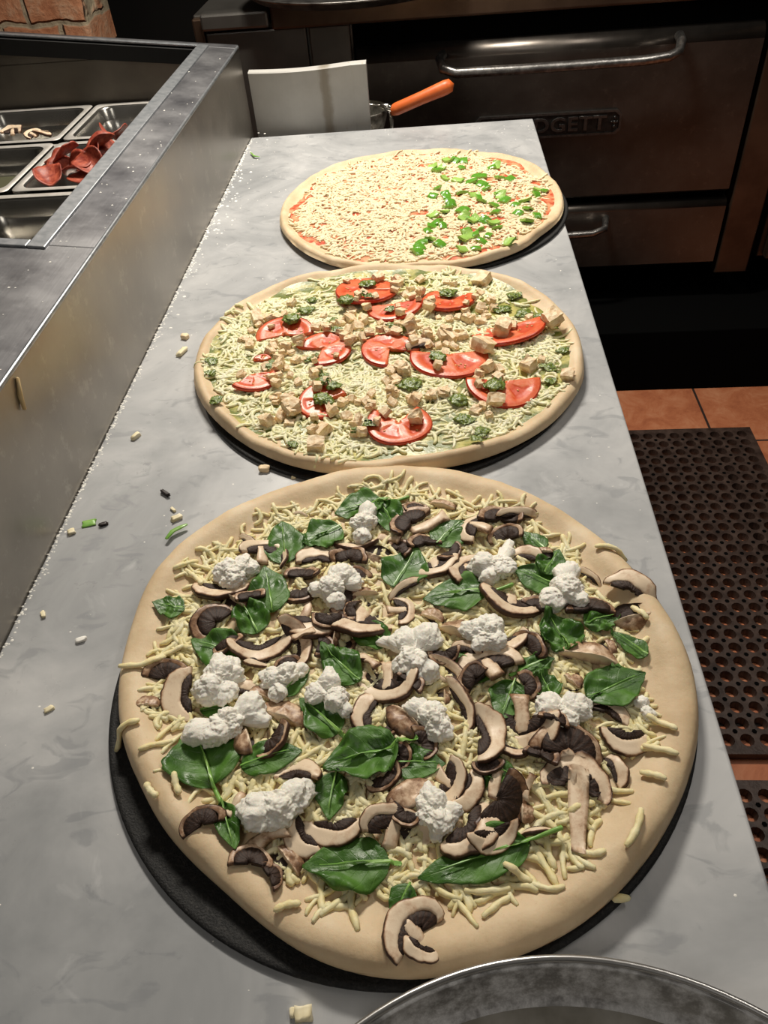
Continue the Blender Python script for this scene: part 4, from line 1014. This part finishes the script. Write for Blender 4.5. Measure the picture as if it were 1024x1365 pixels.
# mushrooms: px, py, size px, direction (cap top), kind
MU = [
 (327,714,34,30,'E'),(345,727,46,95,'U'),(292,768,62,-95,'C'),(310,792,38,40,'D'),(284,820,54,150,'G'),(345,846,66,-85,'C'),
 (386,848,60,20,'C'),(398,776,42,-90,'G'),(402,799,32,0,'S'),(415,817,62,-110,'C'),(420,738,46,90,'C'),(374,736,32,10,'E'),
 (340,872,30,-90,'E'),(474,713,48,-90,'E'),(518,708,26,60,'S'),(504,729,32,-120,'D'),(530,722,34,30,'G'),
 (553,668,26,120,'G'),(588,664,36,60,'D'),(548,690,52,150,'G'),(571,688,44,-50,'S'),(578,738,54,-75,'U'),(638,694,52,160,'U'),
 (667,684,50,90,'G'),(628,750,52,140,'U'),(683,785,74,-88,'U'),(464,736,42,70,'G'),(480,812,80,-92,'U'),(485,784,36,90,'D'),
 (543,777,46,135,'E'),(531,803,42,10,'U'),(576,810,34,60,'D'),(610,838,62,60,'D'),(404,842,26,-60,'S'),(441,840,26,0,'D'),
 (453,851,34,-60,'G'),(471,864,42,-95,'E'),(490,874,30,40,'S'),(518,892,70,-100,'U'),(600,888,62,35,'E'),(655,886,78,125,'U'),
 (494,940,56,170,'C'),(540,950,58,225,'D'),(577,896,32,90,'E'),(591,916,24,0,'D'),(612,928,70,10,'E'),(640,972,74,0,'C'),
 (699,952,84,-92,'U'),(684,986,50,-95,'E'),(764,894,36,40,'D'),(787,868,72,80,'D'),(816,850,26,10,'D'),(842,784,58,60,'C'),(846,814,54,-60,'D'),
 (788,806,56,100,'G'),(787,756,34,35,'E'),(702,734,40,90,'C'),(690,680,48,92,'E'),(727,730,22,90,'D'),(702,852,50,50,'G'),
 (813,942,52,65,'C'),(840,966,62,-80,'C'),(772,971,28,90,'D'),(758,996,80,80,'G'),(818,1014,46,20,'C'),(768,1040,88,78,'L'),
 (662,1062,78,-30,'G'),(620,1090,84,-40,'C'),(654,1104,56,-70,'C'),(706,1043,30,160,'S'),(702,1074,28,0,'D'),(713,1096,48,-88,'E'),
 (664,1034,40,-15,'S'),(522,1100,78,75,'U'),(552,1050,64,110,'D'),(592,1030,58,-40,'U'),(616,1042,52,-30,'C'),(510,1024,44,-60,'G'),
 (442,1088,64,-92,'C'),(406,1100,56,215,'C'),(218,892,54,60,'G'),(194,930,28,80,'D'),(248,914,64,190,'C'),(322,916,46,90,'C'),
 (346,918,36,60,'D'),(375,940,62,55,'D'),(330,976,48,200,'D'),(360,978,48,-40,'G'),(394,1030,54,70,'C'),(311,1066,28,150,'S'),
 (268,1097,50,105,'G'),(348,1122,60,-60,'S'),(381,1136,44,40,'D'),(330,1143,48,80,'G'),(552,1240,76,130,'U'),(562,1256,44,-110,'C'),
 (398,674,18,50,'E'),
 (470,762,40,120,'G'),(452,790,38,-20,'G'),(400,760,40,70,'G'),(438,818,40,-100,'G'),(546,906,38,40,'G'),(504,962,36,-60,'G'),(634,902,42,150,'G'),(560,982,40,20,'G'),
 (540,1076,40,-120,'G'),(722,1004,40,60,'G'),(424,852,34,0,'G'),(566,716,38,110,'G'),(592,862,36,-80,'G'),(356,1162,34,30,'G'),(472,806,34,180,'G'),(715,798,36,45,'G'),
 (650,1012,36,-70,'G'),(332,792,34,100,'G'),(700,905,38,10,'G'),(598,726,34,-30,'G'),(676,706,40,100,'G'),(300,848,36,-45,'G'),(622,862,40,60,'C'),(680,838,44,-50,'C'),
 (380,880,34,140,'G'),(530,1000,34,-10,'G'),(738,962,34,80,'G'),
]
KW = {'U': ('mushroom slice with cap, gills and stem', 'whole-profile mushroom slice'), 'C': ('crescent mushroom slice', 'arched mushroom slice'),
      'G': ('dark-gilled mushroom piece', 'blackish mushroom piece'), 'E': ('narrow mushroom strip', 'thin mushroom strip'),
      'D': ('domed mushroom end piece', 'rounded mushroom chunk'), 'S': ('mushroom stem piece', 'cream mushroom stem piece'), 'L': ('long-stemmed mushroom slice', 'long-stemmed mushroom slice')}
CW = {'U': 'mushroom', 'C': 'mushroom', 'G': 'mushroom', 'E': 'mushroom', 'D': 'mushroom', 'S': 'mushroom', 'L': 'mushroom'}
used = set()
def rel(dx, dy):
    a = math.degrees(math.atan2(-dy, dx)) % 360
    return ['right of', 'behind and right of', 'behind', 'behind and left of', 'left of', 'in front and left of', 'in front of', 'in front and right of'][int((a+22.5)//45) % 8]
def place_label(px, py, words, marks):
    near = sorted(marks, key=lambda m_: math.hypot(m_[1]-px, m_[2]-py))
    for adj in words:
        for m_ in near[:4]:
            d = math.hypot(m_[1]-px, m_[2]-py)
            pr_ = '' if d > 60 else 'just '
            l = f'{adj} {pr_}{rel(px-m_[1], py-m_[2])} {m_[0]}'
            if l not in used and len(l.split()) <= 16: used.add(l); return l
    for sz in ('smaller ', 'tiny ', 'partly hidden '):
        for m_ in near[:4]:
            l = f'{sz}{words[0]} {rel(px-m_[1], py-m_[2])} {m_[0]}'
            if l not in used and len(l.split()) <= 16: used.add(l); return l
    return words[0]
MARK1 = [(r[0], sum(l[0] for l in r[1])/len(r[1]), sum(l[1] for l in r[1])/len(r[1])) for r in RIC]
RM = random.Random(21)
for (px, py, sz, dr, kd) in MU:
    zz_ = 0.028; p = at(px, py, zz_); k = mpp(px, py, zz_)
    q = at(px+10*cos(radians(dr)), py-10*sin(radians(dr)), zz_)-p; ang = math.atan2(q.y, q.x)
    parts = mush_parts(kd, sz*k*0.63, RM)
    tl = {'E': 0.75, 'G': 0.5, 'D': 0.3, 'L': 0.05}.get(kd, 0.36)
    base, W_ = settle(parts, (p.x, p.y), ang-pi/2, (RM.uniform(-tl, tl) if kd != 'E' else RM.uniform(0.35, 0.8), RM.uniform(-0.3, 0.3)), 62, 0.0006, kd in 'L', True, 0)
    if kd == 'S': lab = place_label(px, py, KW[kd], MARK1)
    elif (px, py) == (552, 1240): lab = 'big curled brown mushroom slice lying alone on the front crust'
    elif (px, py) == (268, 1097): lab = 'small dark mushroom crescent lying on bare dough at left front'
    elif kd == 'L': lab = 'large mushroom slice with long frayed stem reaching the right front'
    else: lab = place_label(px, py, KW[kd], MARK1)
    emit({'S': 'mushroom_piece'}.get(kd, 'mushroom_slice'), base, parts, W_, lab, 'mushroom', 'mushroom slices on the near pizza')
for i, row in enumerate(SPIN):
    if i in LATE: put_leaf(row)

# ------------------------------------------------------------------ ricotta
def lobe_mesh(lobes, sub, amps, seed, zsq=1.0):
    c = Vector((0, 0, 0)); tot = 0
    for (x, y, z, r) in lobes: c += Vector((x, y, z))*r; tot += r
    c /= tot
    bm = bmesh.new(); bmesh.ops.create_icosphere(bm, subdivisions=sub, radius=1)
    vs = [v.co.normalized() for v in bm.verts]; fs = [tuple(v.index for v in f.verts) for f in bm.faces]; bm.free()
    out = []; off = Vector((seed*3.1, seed*1.7, 0))
    for d in vs:
        best = 0.0
        for (x, y, z, r) in lobes:
            o = c-Vector((x, y, z)); b = o.dot(d); cc = o.dot(o)-r*r; disc = b*b-cc
            if disc > 0: best = max(best, -b+math.sqrt(disc))
        if best <= 0: best = 0.002
        p = c + d*best
        n_ = 0.0
        for (am, sc) in amps: n_ += am*noise.noise(p*sc+off)
        n_ = n_ + abs(noise.noise(p*amps[0][1]*1.7+off))*amps[0][0]*0.7
        p = p + d*n_; out.append(Vector((p.x, p.y, p.z*zsq)))
    return out, fs
for i, (idp, lob, lab) in enumerate(RIC):
    mx = sum(l[0] for l in lob)/len(lob); my = sum(l[1] for l in lob)/len(lob)
    C0 = at(mx, my, 0.036); k = mpp(mx, my, 0.036); L_ = []
    for (x, y, r) in lob:
        q = at(x, y, 0.036); L_.append((q.x-C0.x, q.y-C0.y, r*k*0.5, r*k*1.04))
    vs, fs = lobe_mesh(L_, 6 if len(lob) > 2 else 5, ((0.0040, 85), (0.0020, 250), (0.0010, 620)), i+1, 0.75)
    parts = {'ricotta_dollop': (vs, fs)}
    base, W_ = settle(parts, (C0.x, C0.y), 0, (0, 0), 62, 0.0008, False, True, 0)
    o = link_mesh('ricotta_dollop', W_['ricotta_dollop'], fs, M['ricotta']); o.location = base
    tagit(o, lab, 'cheese', 'ricotta dollops on the near pizza')

# ------------------------------------------------------------------ loose cheese shreds at the rim of the near pizza
LS = [(167,975,44,25,'mozzarella shred hanging over the left crust edge'),(205,1060,26,-40,None),(238,1050,30,-60,'shred'),(880,1000,44,-20,'mozzarella shred'),(845,1110,60,60,None),
      (852,820,30,-60,None),(815,735,44,-12,None),(650,1185,60,8,None),(383,1208,34,15,None),(690,1165,40,-30,None),(882,965,40,-35,None),(190,885,60,20,None),(218,870,50,35,None),(775,1075,40,20,None),(870,1035,32,-30,None),(262,770,34,-50,None)]
for i, (px, py, L, an, lab) in enumerate(LS):
    p = at(px, py, 0.02); k = mpp(px, py, 0.02)
    pts, rad = shred(p.x, p.y, radians(an), L*k, 0.0024, rnd.uniform(-.9, .9), 8, 8, lift=0.0006)
    v, f = tube(pts, rad, 10, 0.8); o = link_mesh('mozzarella_shred', [Vector(q)-pts[0] for q in v], f, M['mozz1']); o.location = pts[0]
    if i == 0: l = 'mozzarella shred sticking out over the left crust above the black pan'
    else: l = 'thick mozzarella shred lying loose on the bare rim of the spinach pizza'
    tagit(o, l, 'cheese', 'loose shreds on the spinach pizza rim')

# ------------------------------------------------------------------ tomatoes
def tomato_parts(R0, kind, R):
    """kind: 'full' or arc half; +y is the convex side"""
    a0, a1 = {'full': (0, 2*pi), 'half': (-0.15, pi+0.15), 'wedge': (0.25, pi-0.25), 'most': (-0.8, pi+0.8)}[kind]
    th = 0.0052; na = 44; nr = 10; ph = R.random()*6
    vs, tn, fs = [], [], []
    def info(v, a):
        core = v < 0.30; sp = abs(((a+ph) % (2*pi/3.5))/(2*pi/3.5)-0.5)*2   # 1 at spoke
        if v > 0.74: return 0.34, 0.0
        if core or sp > 0.55+0.4*nz(a*2, v*3, ph): return 0.22, -0.0004
        return 0.58, -0.0016
    for side in (1, -1):
        for i in range(nr+1):
            v = 0.04+0.96*i/nr
            for k in range(na+1):
                a = a0+(a1-a0)*k/na; t, dz = info(v, a)
                wob = 1+0.03*sin(3*a+ph)
                vs.append((R0*v*cos(a)*wob, R0*v*sin(a)*wob, side*(th/2 - (0.0008 if i == nr else 0)) + (dz if side > 0 else 0))); tn.append(t)
    b = (nr+1)*(na+1); I = lambda s, i, k: s*b+i*(na+1)+k
    for i in range(nr):
        for k in range(na):
            fs.append((I(0,i,k), I(0,i+1,k), I(0,i+1,k+1), I(0,i,k+1))); fs.append((I(1,i,k), I(1,i,k+1), I(1,i+1,k+1), I(1,i+1,k)))
    for k in range(na): fs.append((I(0,0,k), I(0,0,k+1), I(1,0,k+1), I(1,0,k)))
    for i in range(nr):
        fs.append((I(0,i,0), I(1,i,0), I(1,i+1,0), I(0,i+1,0))); fs.append((I(0,i,na), I(0,i+1,na), I(1,i+1,na), I(1,i,na)))
    sk, sf = [], []
    for k in range(na+1):
        a = a0+(a1-a0)*k/na; wob = 1+0.03*sin(3*a+ph)
        for rr, z in ((0.99, th/2-0.0002), (1.018, th/2-0.001), (1.03, 0), (1.018, -th/2+0.001), (0.99, -th/2)): sk.append((R0*rr*cos(a)*wob, R0*rr*sin(a)*wob, z))
    for k in range(na):
        for j in range(4): sf.append((k*5+j, k*5+j+1, (k+1)*5+j+1, (k+1)*5+j))
    se = []
    for _ in range(7):
        a = R.uniform(a0+.1, a1-.1); v = R.uniform(0.4, 0.7); c = Vector((R0*v*cos(a), R0*v*sin(a), th/2-0.0012)); d = Vector((cos(a), sin(a), 0))*0.0014
        se.append(tube([c-d, c-d*0.3, c+d*0.3, c+d], [0.0004, 0.0009, 0.0010, 0.0005], 6, 0.6))
    out = {'flesh': (vs, fs, M['tomato'], {'tone': tn}), 'skin': (sk, sf, M['tomato_skin'], None)}
    for i, (tv, tf) in enumerate(se): out['seed%d' % i] = (tv, tf, M['seed'], None, 'seed')
    return out
TOM = [(487,384,80,80,'full','round tomato slice nearest the rear crust of the middle pizza'),
 (526,410,74,-80,'half','half tomato slice just in front of the rearmost round slice'),
 (598,394,70,-120,'most','tomato slice with pesto at the right rear of the middle pizza'),
 (680,440,100,-70,'half','wide crescent tomato slice nearest the right crust'),
 (378,432,74,90,'half','half tomato slice at the left rear, topped with pesto'),
 (430,460,74,20,'most','round tomato slice right behind the smallest tomato piece'),
 (519,460,76,150,'most','curved tomato slice left of the mushroom sliver'),
 (600,480,104,-85,'half','widest half tomato slice right of the centre'),
 (674,518,100,-82,'half','tomato half slice at the front right crust'),
 (342,503,66,-50,'wedge','tomato wedge at the left of the middle pizza'),
 (349,472,24,90,'wedge','smallest tomato piece at the left of the middle pizza'),
 (430,530,66,170,'most','tomato slice topped with two pesto blobs at the left front'),
 (531,558,86,-80,'most','nearest tomato slice at the front centre of the middle pizza')]
RT = random.Random(3)
TM = []; TC = []
for (px, py, sz, dr, kd, lab) in TOM:
    p = at(px, py, 0.024); k = mpp(px, py, 0.024)
    q = at(px+10*cos(radians(dr)), py-10*sin(radians(dr)), 0.024)-p; ang = math.atan2(q.y, q.x)
    R0 = sz*k*0.5; parts = tomato_parts(R0, kd, RT)
    off = -0.42*R0 if kd in ('half', 'wedge') else 0
    base, W_ = settle(parts, (p.x+off*cos(ang), p.y+off*sin(ang)), ang-pi/2, (RT.uniform(-.16, .16), RT.uniform(-.12, .12)), 80, 0.0, False, True, 1)
    emit('tomato_slice', base, parts, W_, lab, 'tomato', 'tomato slices on the middle pizza')
    TC.append((p.x, p.y, R0*0.85)); TM.append(('the ' + lab, px, py))
# short landmark names for tomatoes
TN = ['rearmost tomato slice', 'half slice before the rearmost tomato', 'right rear tomato slice', 'right crust tomato slice', 'left rear tomato slice', 'tomato behind the left wedge',
      'tomato left of the mushroom sliver', 'widest tomato slice', 'front right tomato slice', 'left tomato wedge', 'smallest tomato piece', 'left front tomato slice', 'front centre tomato slice']
MARK2 = [('the '+n_, t[1], t[2]) for n_, t in zip(TN, TM)]
# mushroom sliver among the tomatoes
p = at(560, 452, 0.03); parts = mush_parts('C', 0.017, random.Random(4))
base, W_ = settle(parts, (p.x, p.y), 0.1, (0.4, 0), 70, 0, False, True, 1)
emit('mushroom_slice', base, parts, W_, 'lone mushroom sliver among tomato slices on the middle pizza', 'mushroom', None)
# chicken
def chunk(sx, sy, sz, seed):
    bm = bmesh.new(); bmesh.ops.create_cube(bm, size=1); bmesh.ops.subdivide_edges(bm, edges=bm.edges[:], cuts=3, use_grid_fill=True)
    off = Vector((seed*2.3, seed*1.1, 0)); vs = []
    for v in bm.verts:
        c = v.co.copy(); s = c.normalized()*0.6; c = c.lerp(s, 0.2); c += noise.noise_vector(c*1.5+off)*0.2 + noise.noise_vector(c*4+off)*0.06
        vs.append(Vector((c.x*sx, c.y*sy, c.z*sz)))
    fs = [tuple(x.index for x in f.verts) for f in bm.faces]; bm.free(); return vs, fs
CH = []
for s in range(8):
    vs, fs = chunk(1, 1, 1, s+1); o = link_mesh('diced_chicken', vs, fs, M['chicken'], smooth=False); CH.append(o)
RC = random.Random(17)
def put_chicken(x, y, size, first, lab, grp='diced chicken on the middle pizza'):
    src = CH[RC.randrange(8)]
    if src.get('label') is None and first: o = src
    else: o = src.copy(); COL.objects.link(o)
    sc = (size*RC.uniform(.75, 1.35), size*RC.uniform(.75, 1.1), size*RC.uniform(.6, .9))
    o.scale = sc; o.rotation_euler = (RC.uniform(-.4, .4), RC.uniform(-.4, .4), RC.uniform(0, 6.28))
    z = max(hm(x, y), hm(x+size*.3, y), hm(x-size*.3, y), hm(x, y+size*.3), hm(x, y-size*.3))
    o.location = (x, y, z+sc[2]*0.40)
    r_ = int(size*0.45/HS)
    i, j = hi(x, y); sl = HM[i-r_:i+r_+1, j-r_:j+r_+1]; np.maximum(sl, z+sc[2]*0.3, out=sl)
    tagit(o, lab, 'chicken', grp); return o
big = [(642,368,20,'largest browned chicken chunk at the right rear crust of the middle pizza'),(342,420,17,'tan chicken chunk on the left rear of the middle pizza'),(428,568,24,'chicken chunk in front of the left front tomato slice'),
       (420,592,26,'long chicken chunk nearest the front left crust'),(388,543,22,'flat pale chicken chunk left of the left front tomato slice'),(355,555,20,'pale chicken chunk by the left front crust'),
       (645,462,24,'chicken chunk between the widest and the right crust tomato'),(705,482,24,'chicken chunk on the right behind the front right tomato'),(736,428,22,'wedge of browned chicken beside the right crust'),
       (554,556,20,'chicken cube sitting on the front centre tomato slice'),(661,532,20,'chicken cube sitting on the front right tomato slice'),(670,440,22,'chicken piece sitting on the right crust tomato slice'),
       (545,432,18,'chicken piece behind the mushroom sliver'),(598,445,20,'chicken cube behind the widest tomato slice'),(757,498,18,'chicken chunk lying on the right crust')]
for (px, py, s, lab) in big:
    p = at(px, py, 0.024); put_chicken(p.x, p.y, s*mpp(px, py, 0.024)*0.9, False, lab)
cnt = 0; tries = 0
while cnt < 230 and tries < 5000:
    tries += 1
    a = RC.uniform(0, 2*pi); f = math.sqrt(RC.random())*0.80
    x, y = D2.cx+D2.rad(a)*f*cos(a), D2.cy+D2.rad(a)*f*sin(a)
    if nz(x, y, 7.7, 14) < -0.28: continue
    if any(math.hypot(x-c[0], y-c[1]) < c[2] for c in TC) and RC.random() < 0.8: continue
    put_chicken(x, y, RC.uniform(0.0065, 0.0115), True, 'small pale chicken cube scattered among the tomatoes of the middle pizza'); cnt += 1
for o in CH:
    if o.get('label') is None: bpy.data.objects.remove(o)
# pesto
PES = [(491,375,22),(461,400,22),(490,395,14),(404,405,20),(389,423,24),(415,390,16),(445,418,16),(448,436,14),(281,474,16),(280,490,14),(357,479,22),(429,508,20),(444,512,18),(428,528,26),(431,489,12),
       (415,468,14),(287,530,18),(388,583,14),(475,567,14),(491,561,14),(597,386,24),(519,407,12),(522,425,14),(531,435,16),(585,472,24),(548,504,32),(611,523,28),(660,510,28),(617,548,24),(685,384,18),
       (673,400,18),(699,406,20),(723,410,18),(683,426,16),(705,466,14),(734,480,18),(752,457,16),(734,497,14),(643,566,20),(635,580,14)]
for i, (px, py, s) in enumerate(PES):
    p = at(px, py, 0.028); k = mpp(px, py, 0.028); r = s*k*0.42
    L_ = [(0, 0, r*.3, r), (r*1.1*rnd.uniform(-1, 1), r*.8*rnd.uniform(-1, 1), r*.2, r*.6), (r*.8*rnd.uniform(-1, 1), r*.5*rnd.uniform(-1, 1), r*.2, r*.5)]
    vs, fs = lobe_mesh(L_, 4, ((0.0036, 200), (0.0014, 520)), i+40, 0.4)
    base, W_ = settle({'p': (vs,)}, (p.x, p.y), 0, (0, 0), 62, 0, True, True, 0)
    o = link_mesh('pesto_dollop', W_['p'], fs, M['parsley']); o.location = base
    tagit(o, place_label(px, py, ('dark green pesto blob', 'small oily pesto blob', 'herby pesto dab'), MARK2), 'pesto', 'pesto blobs on the middle pizza')

# ------------------------------------------------------------------ green pepper on the far pizza
def pepper_geo(seed):
    R = random.Random(seed); L, Wd, th = 1.0, R.uniform(.6, .9), 0.26; bd = R.uniform(.1, .55)
    vs, fs, mi = [], [], []; nu, nv = 6, 4
    for side in (1, -1):
        for i in range(nu+1):
            for j in range(nv+1):
                u, v = 2*i/nu-1, 2*j/nv-1; sk = 1+0.15*nz(u*1.5+seed, v*1.5, seed)
                vs.append((u*L/2*sk, v*Wd/2*sk, side*th/2*(1-0.25*max(abs(u), abs(v))**6) - bd*(u*L/2)**2 + 0.03*nz(u*3, v*3, seed)))
    b = (nu+1)*(nv+1); I = lambda s, i, j: s*b+i*(nv+1)+j
    for i in range(nu):
        for j in range(nv):
            fs.append((I(0,i,j), I(0,i+1,j), I(0,i+1,j+1), I(0,i,j+1))); mi.append(0); fs.append((I(1,i,j), I(1,i,j+1), I(1,i+1,j+1), I(1,i+1,j))); mi.append(1)
    for i in range(nu):
        fs.append((I(0,i,0), I(1,i,0), I(1,i+1,0), I(0,i+1,0))); fs.append((I(0,i,nv), I(0,i+1,nv), I(1,i+1,nv), I(1,i,nv))); mi += [1, 1]
    for j in range(nv):
        fs.append((I(0,0,j), I(0,0,j+1), I(1,0,j+1), I(1,0,j))); fs.append((I(0,nu,j), I(1,nu,j), I(1,nu,j+1), I(0,nu,j+1))); mi += [1, 1]
    return vs, fs, mi
PO = []
for s in range(7):
    v, f, mi = pepper_geo(s+1); PO.append(link_mesh('green_pepper_piece', v, f, [M['pepper_skin'], M['pepper_flesh']], mids=mi, smooth=False))
PEPP = [(530,95),(580,75),(555,100),(630,75),(625,95),(570,130),(610,140),(545,163),(625,175),(528,190),(575,190),(655,140),(670,120),(690,125),(735,95),(720,100),(750,128),(780,133),(700,160),(750,185),(680,195),(665,185),(730,215),(575,225),(590,220),(570,240),(625,235),(630,255),(530,250),(535,275),(515,300),(565,285),(870,165),(895,165),(830,205),(800,215),(840,230),(805,245),(870,250),(835,270),(730,240),(650,260),(670,255),(700,265),(725,275),(740,290),(680,295),(640,300),(665,310),(630,330),(690,333),(710,315),(485,355),(495,335),(480,370),(555,345),(625,365),(670,358),(780,343),(760,200),(520,330),
        (540,105),(600,75),(545,265),(528,285),(645,315),(655,270),(745,180),(690,150),(690,205),(480,345),(870,180),(570,180)]
RP = random.Random(9)
for i, (cx, cy) in enumerate(PEPP):
    px, py = 360+cx/2.438, 180+cy/2.438
    p = at(px, py, 0.022)
    o = PO[i] if i < 7 else PO[RP.randrange(7)].copy()
    if i >= 7: COL.objects.link(o)
    s = RP.uniform(0.0135, 0.0195); o.scale = (s, s*RP.uniform(.85, 1.2), s)
    tx_, ty_ = RP.uniform(-.45, .45), RP.uniform(-.45, .45)
    if RP.random() < 0.25: tx_ += pi
    o.rotation_euler = (tx_, ty_, RP.uniform(0, 6.28))
    z = max(hm(p.x, p.y), hm(p.x+.003, p.y), hm(p.x-.003, p.y)); o.location = (p.x, p.y, z+0.0028)
    i_, j_ = hi(p.x, p.y); sl = HM[i_-2:i_+3, j_-2:j_+3]; np.maximum(sl, z+0.004, out=sl)
    lab = 'chopped green pepper piece on the far pizza\'s pepper half'
    if (cx, cy) in ((870,165),(895,165),(870,180)): lab = 'green pepper piece of the little cluster by the right crust of the far pizza'
    tagit(o, lab, 'green pepper', 'green pepper pieces on the far pizza')

# ------------------------------------------------------------------ scraps on the counter
def bit(name, px, py, z, size, mat, lab, cat, sc=(1, .8, .5), seed=1, grp=None):
    vs, fs = chunk(size*sc[0], size*sc[1], size*sc[2], seed); p = at(px, py, z)
    o = link_mesh(name, vs, fs, mat); o.location = (p.x, p.y, T+size*sc[2]*0.42); o.rotation_euler = (0, 0, seed*1.7)
    tagit(o, lab, cat, grp); return o
bit('spinach_scrap', 119, 698, 0, 0.013, M['leaf_stem'], 'small round green leaf scrap on the marble near the steel rail', 'scrap', (1, .7, .12), 2)
bit('dark_scrap', 138, 700, 0, 0.008, M['dark_bit'], 'black burnt scrap right beside the small green leaf scrap', 'scrap', (.5, 1, .4), 3)
bit('cheese_crumb', 96, 710, 0, 0.007, M['crumb'], 'pale round cheese crumb left of the small green leaf scrap', 'crumb', (1, .9, .5), 4)
bit('cheese_crumb', 236, 692, 0, 0.010, M['crumb'], 'white cheese flake on top of the long green scrap', 'crumb', (.6, 1, .4), 5)
bit('cheese_crumb', 231, 680, 0, 0.008, M['crumb'], 'thin white cheese flake behind the long green scrap', 'crumb', (.35, 1, .3), 6)
bit('dark_scrap', 221, 659, 0, 0.012, M['dark_bit'], 'dark twisted herb scrap on the marble left of the middle pizza', 'scrap', (1, .3, .35), 7)
bit('cheese_crumb', 182, 583, 0, 0.010, M['crumb'], 'single cheese crumb halfway along the bare marble', 'crumb', (1.1, .5, .5), 8)
bit('cheese_crumb', 247, 451, 0, 0.010, M['chicken'], 'tan crumb on the marble near the left edge of the middle pizza', 'crumb', (.9, .8, .6), 9)
bit('cheese_crumb', 243, 471, 0, 0.014, M['crumb'], 'long pale crumb on the marble below the tan one', 'crumb', (1.2, .5, .35), 10)
bit('chicken_crumb', 353, 627, 0, 0.010, M['chicken'], 'tan chicken crumb between the middle and the near pizza', 'crumb', (1, .7, .6), 11)
bit('cheese_crumb', 392, 636, 0, 0.006, M['crumb'], 'tiny white crumb right of the tan chicken crumb', 'crumb', (1, .8, .5), 12)
bit('cheese_crumb', 405, 1353, 0, 0.010, M['crumb'], 'larger white crumb at the near edge left of the aluminium pan', 'crumb', (1, .8, .6), 13)
bit('cheese_crumb', 391, 1350, 0, 0.005, M['crumb'], 'tiny white crumb at the near edge left of the larger one', 'crumb', (1, .8, .6), 14)
bit('cheese_crumb', 108, 854, 0, 0.007, M['flour'], 'white flour lump on the marble left of the spinach pizza', 'crumb', (1.2, .6, .4), 15)
bit('cheese_crumb', 58, 820, 0, 0.006, M['crumb'], 'pale crumb near the foot of the steel rail', 'crumb', (1.2, .6, .4), 16)
bit('cheese_crumb', 66, 946, 0, 0.006, M['crumb'], 'faint yellow crumb on the marble left of the black pan', 'crumb', (1.2, .7, .4), 17)
def scrap_tube(name, pts, r, mat, lab, cat, flat=.6):
    P = [at(x, y, 0.002+r) if not isinstance(z, str) else None for x, y, z in pts]
    v, f = tube(P, [r*.7]+[r]*(len(P)-2)+[r*.6], 8, flat); o = link_mesh(name, [q-P[0] for q in v], f, mat); o.location = P[0]; tagit(o, lab, cat)
scrap_tube('spinach_scrap', [(222,718,0), (230,708,0), (240,703,0), (249,699,0)], 0.0028, M['leaf_stem'], 'long green leaf scrap on the marble left of the spinach pizza', 'scrap', .35)
scrap_tube('mozzarella_shred', [(818,1199,0), (828,1197,0), (839,1197,0)], 0.0030, M['mozz1'], 'short mozzarella shred on the marble at the right front', 'cheese', .8)
scrap_tube('green_scrap', [(334,203,0), (339,208,0), (346,209,0)], 0.0022, M['leaf_stem'], 'little green scrap at the far left corner of the marble', 'scrap', .5)
# onion sliver stuck on the rail's side
q = at(27, 520, 0.11)
d = c_f + c_r*((27-512)/1025) - c_u*((528-682.5)/1025); t = (XE+0.003)/d.x; q = CAM + d*t
v, f = tube([q+Vector((0, .008, .014)), q, q+Vector((0.001, -.004, -.012))], [0.0018, 0.0028, 0.0018], 8, .6)
o = link_mesh('onion_sliver', [x-q for x in v], f, M['onion']); o.location = q; tagit(o, 'brownish onion sliver stuck to the side of the steel rail', 'scrap')
# mushroom scraps in the rear left pan
for i, (px, py, lab) in enumerate(((16, 176, 'mushroom scrap at the far left of the rear left pan'), (45, 180, 'mushroom scrap in the middle of the rear left pan'), (58, 176, 'mushroom scrap at the right in the rear left pan'))):
    p = at(px, py, 0.055); parts = mush_parts('U', 0.022, random.Random(i+60))
    Rm = Matrix.Rotation(i*1.3, 3, 'Z') @ Matrix.Rotation(0.3, 3, 'X'); W_ = {k: [Rm @ Vector(v) for v in q[0]] for k, q in parts.items()}
    emit('mushroom_slice', p, parts, W_, lab, 'mushroom', 'mushroom scraps in the rail')
# flour and crumbs along the rail joint and over the marble
RF = random.Random(33); V, F = [], []
def speck(x, y, s, zb=T):
    o = len(V); a = RF.uniform(0, 6.28); e = RF.uniform(.4, 1)
    for k in range(5): V.append((x+s*cos(a+k*1.2566), y+s*e*sin(a+k*1.2566), zb))
    V.append((x, y, zb+s*0.5))
    for k in range(5): F.append((o+k, o+(k+1) % 5, o+5))
for _ in range(900): speck(-0.383+abs(RF.gauss(0, 0.0028)), RF.uniform(0.3, 1.66), RF.uniform(0.0005, 0.0018))
for _ in range(90): speck(-0.383+abs(RF.gauss(0, 0.020)), 1.35+RF.gauss(0, 0.22), RF.uniform(0.001, 0.003))
for _ in range(420):
    x, y = RF.uniform(-0.38, 0.195), RF.uniform(-0.1, 1.66)
    if min(D.frac(x, y) for D in (D1, D2, D3)) > 1.08: speck(x, y, RF.uniform(0.0004, 0.0013))
o = link_mesh('flour_crumbs', V, F, M['flour']); stuff(o, 'fine flour and crumbs sprinkled over the marble and along the rail joint', 'flour')
V, F = [], []
for _ in range(60):
    x, y = RF.uniform(-0.45, -0.39), RF.uniform(0.4, 1.66); s = RF.uniform(0.0006, 0.0018); o_ = len(V); speck(x, y, s, zt(x)+0.0002)
o = link_mesh('flour_specks', V, F, M['flour']); stuff(o, 'scattered flour specks on the top of the steel rail', 'flour')
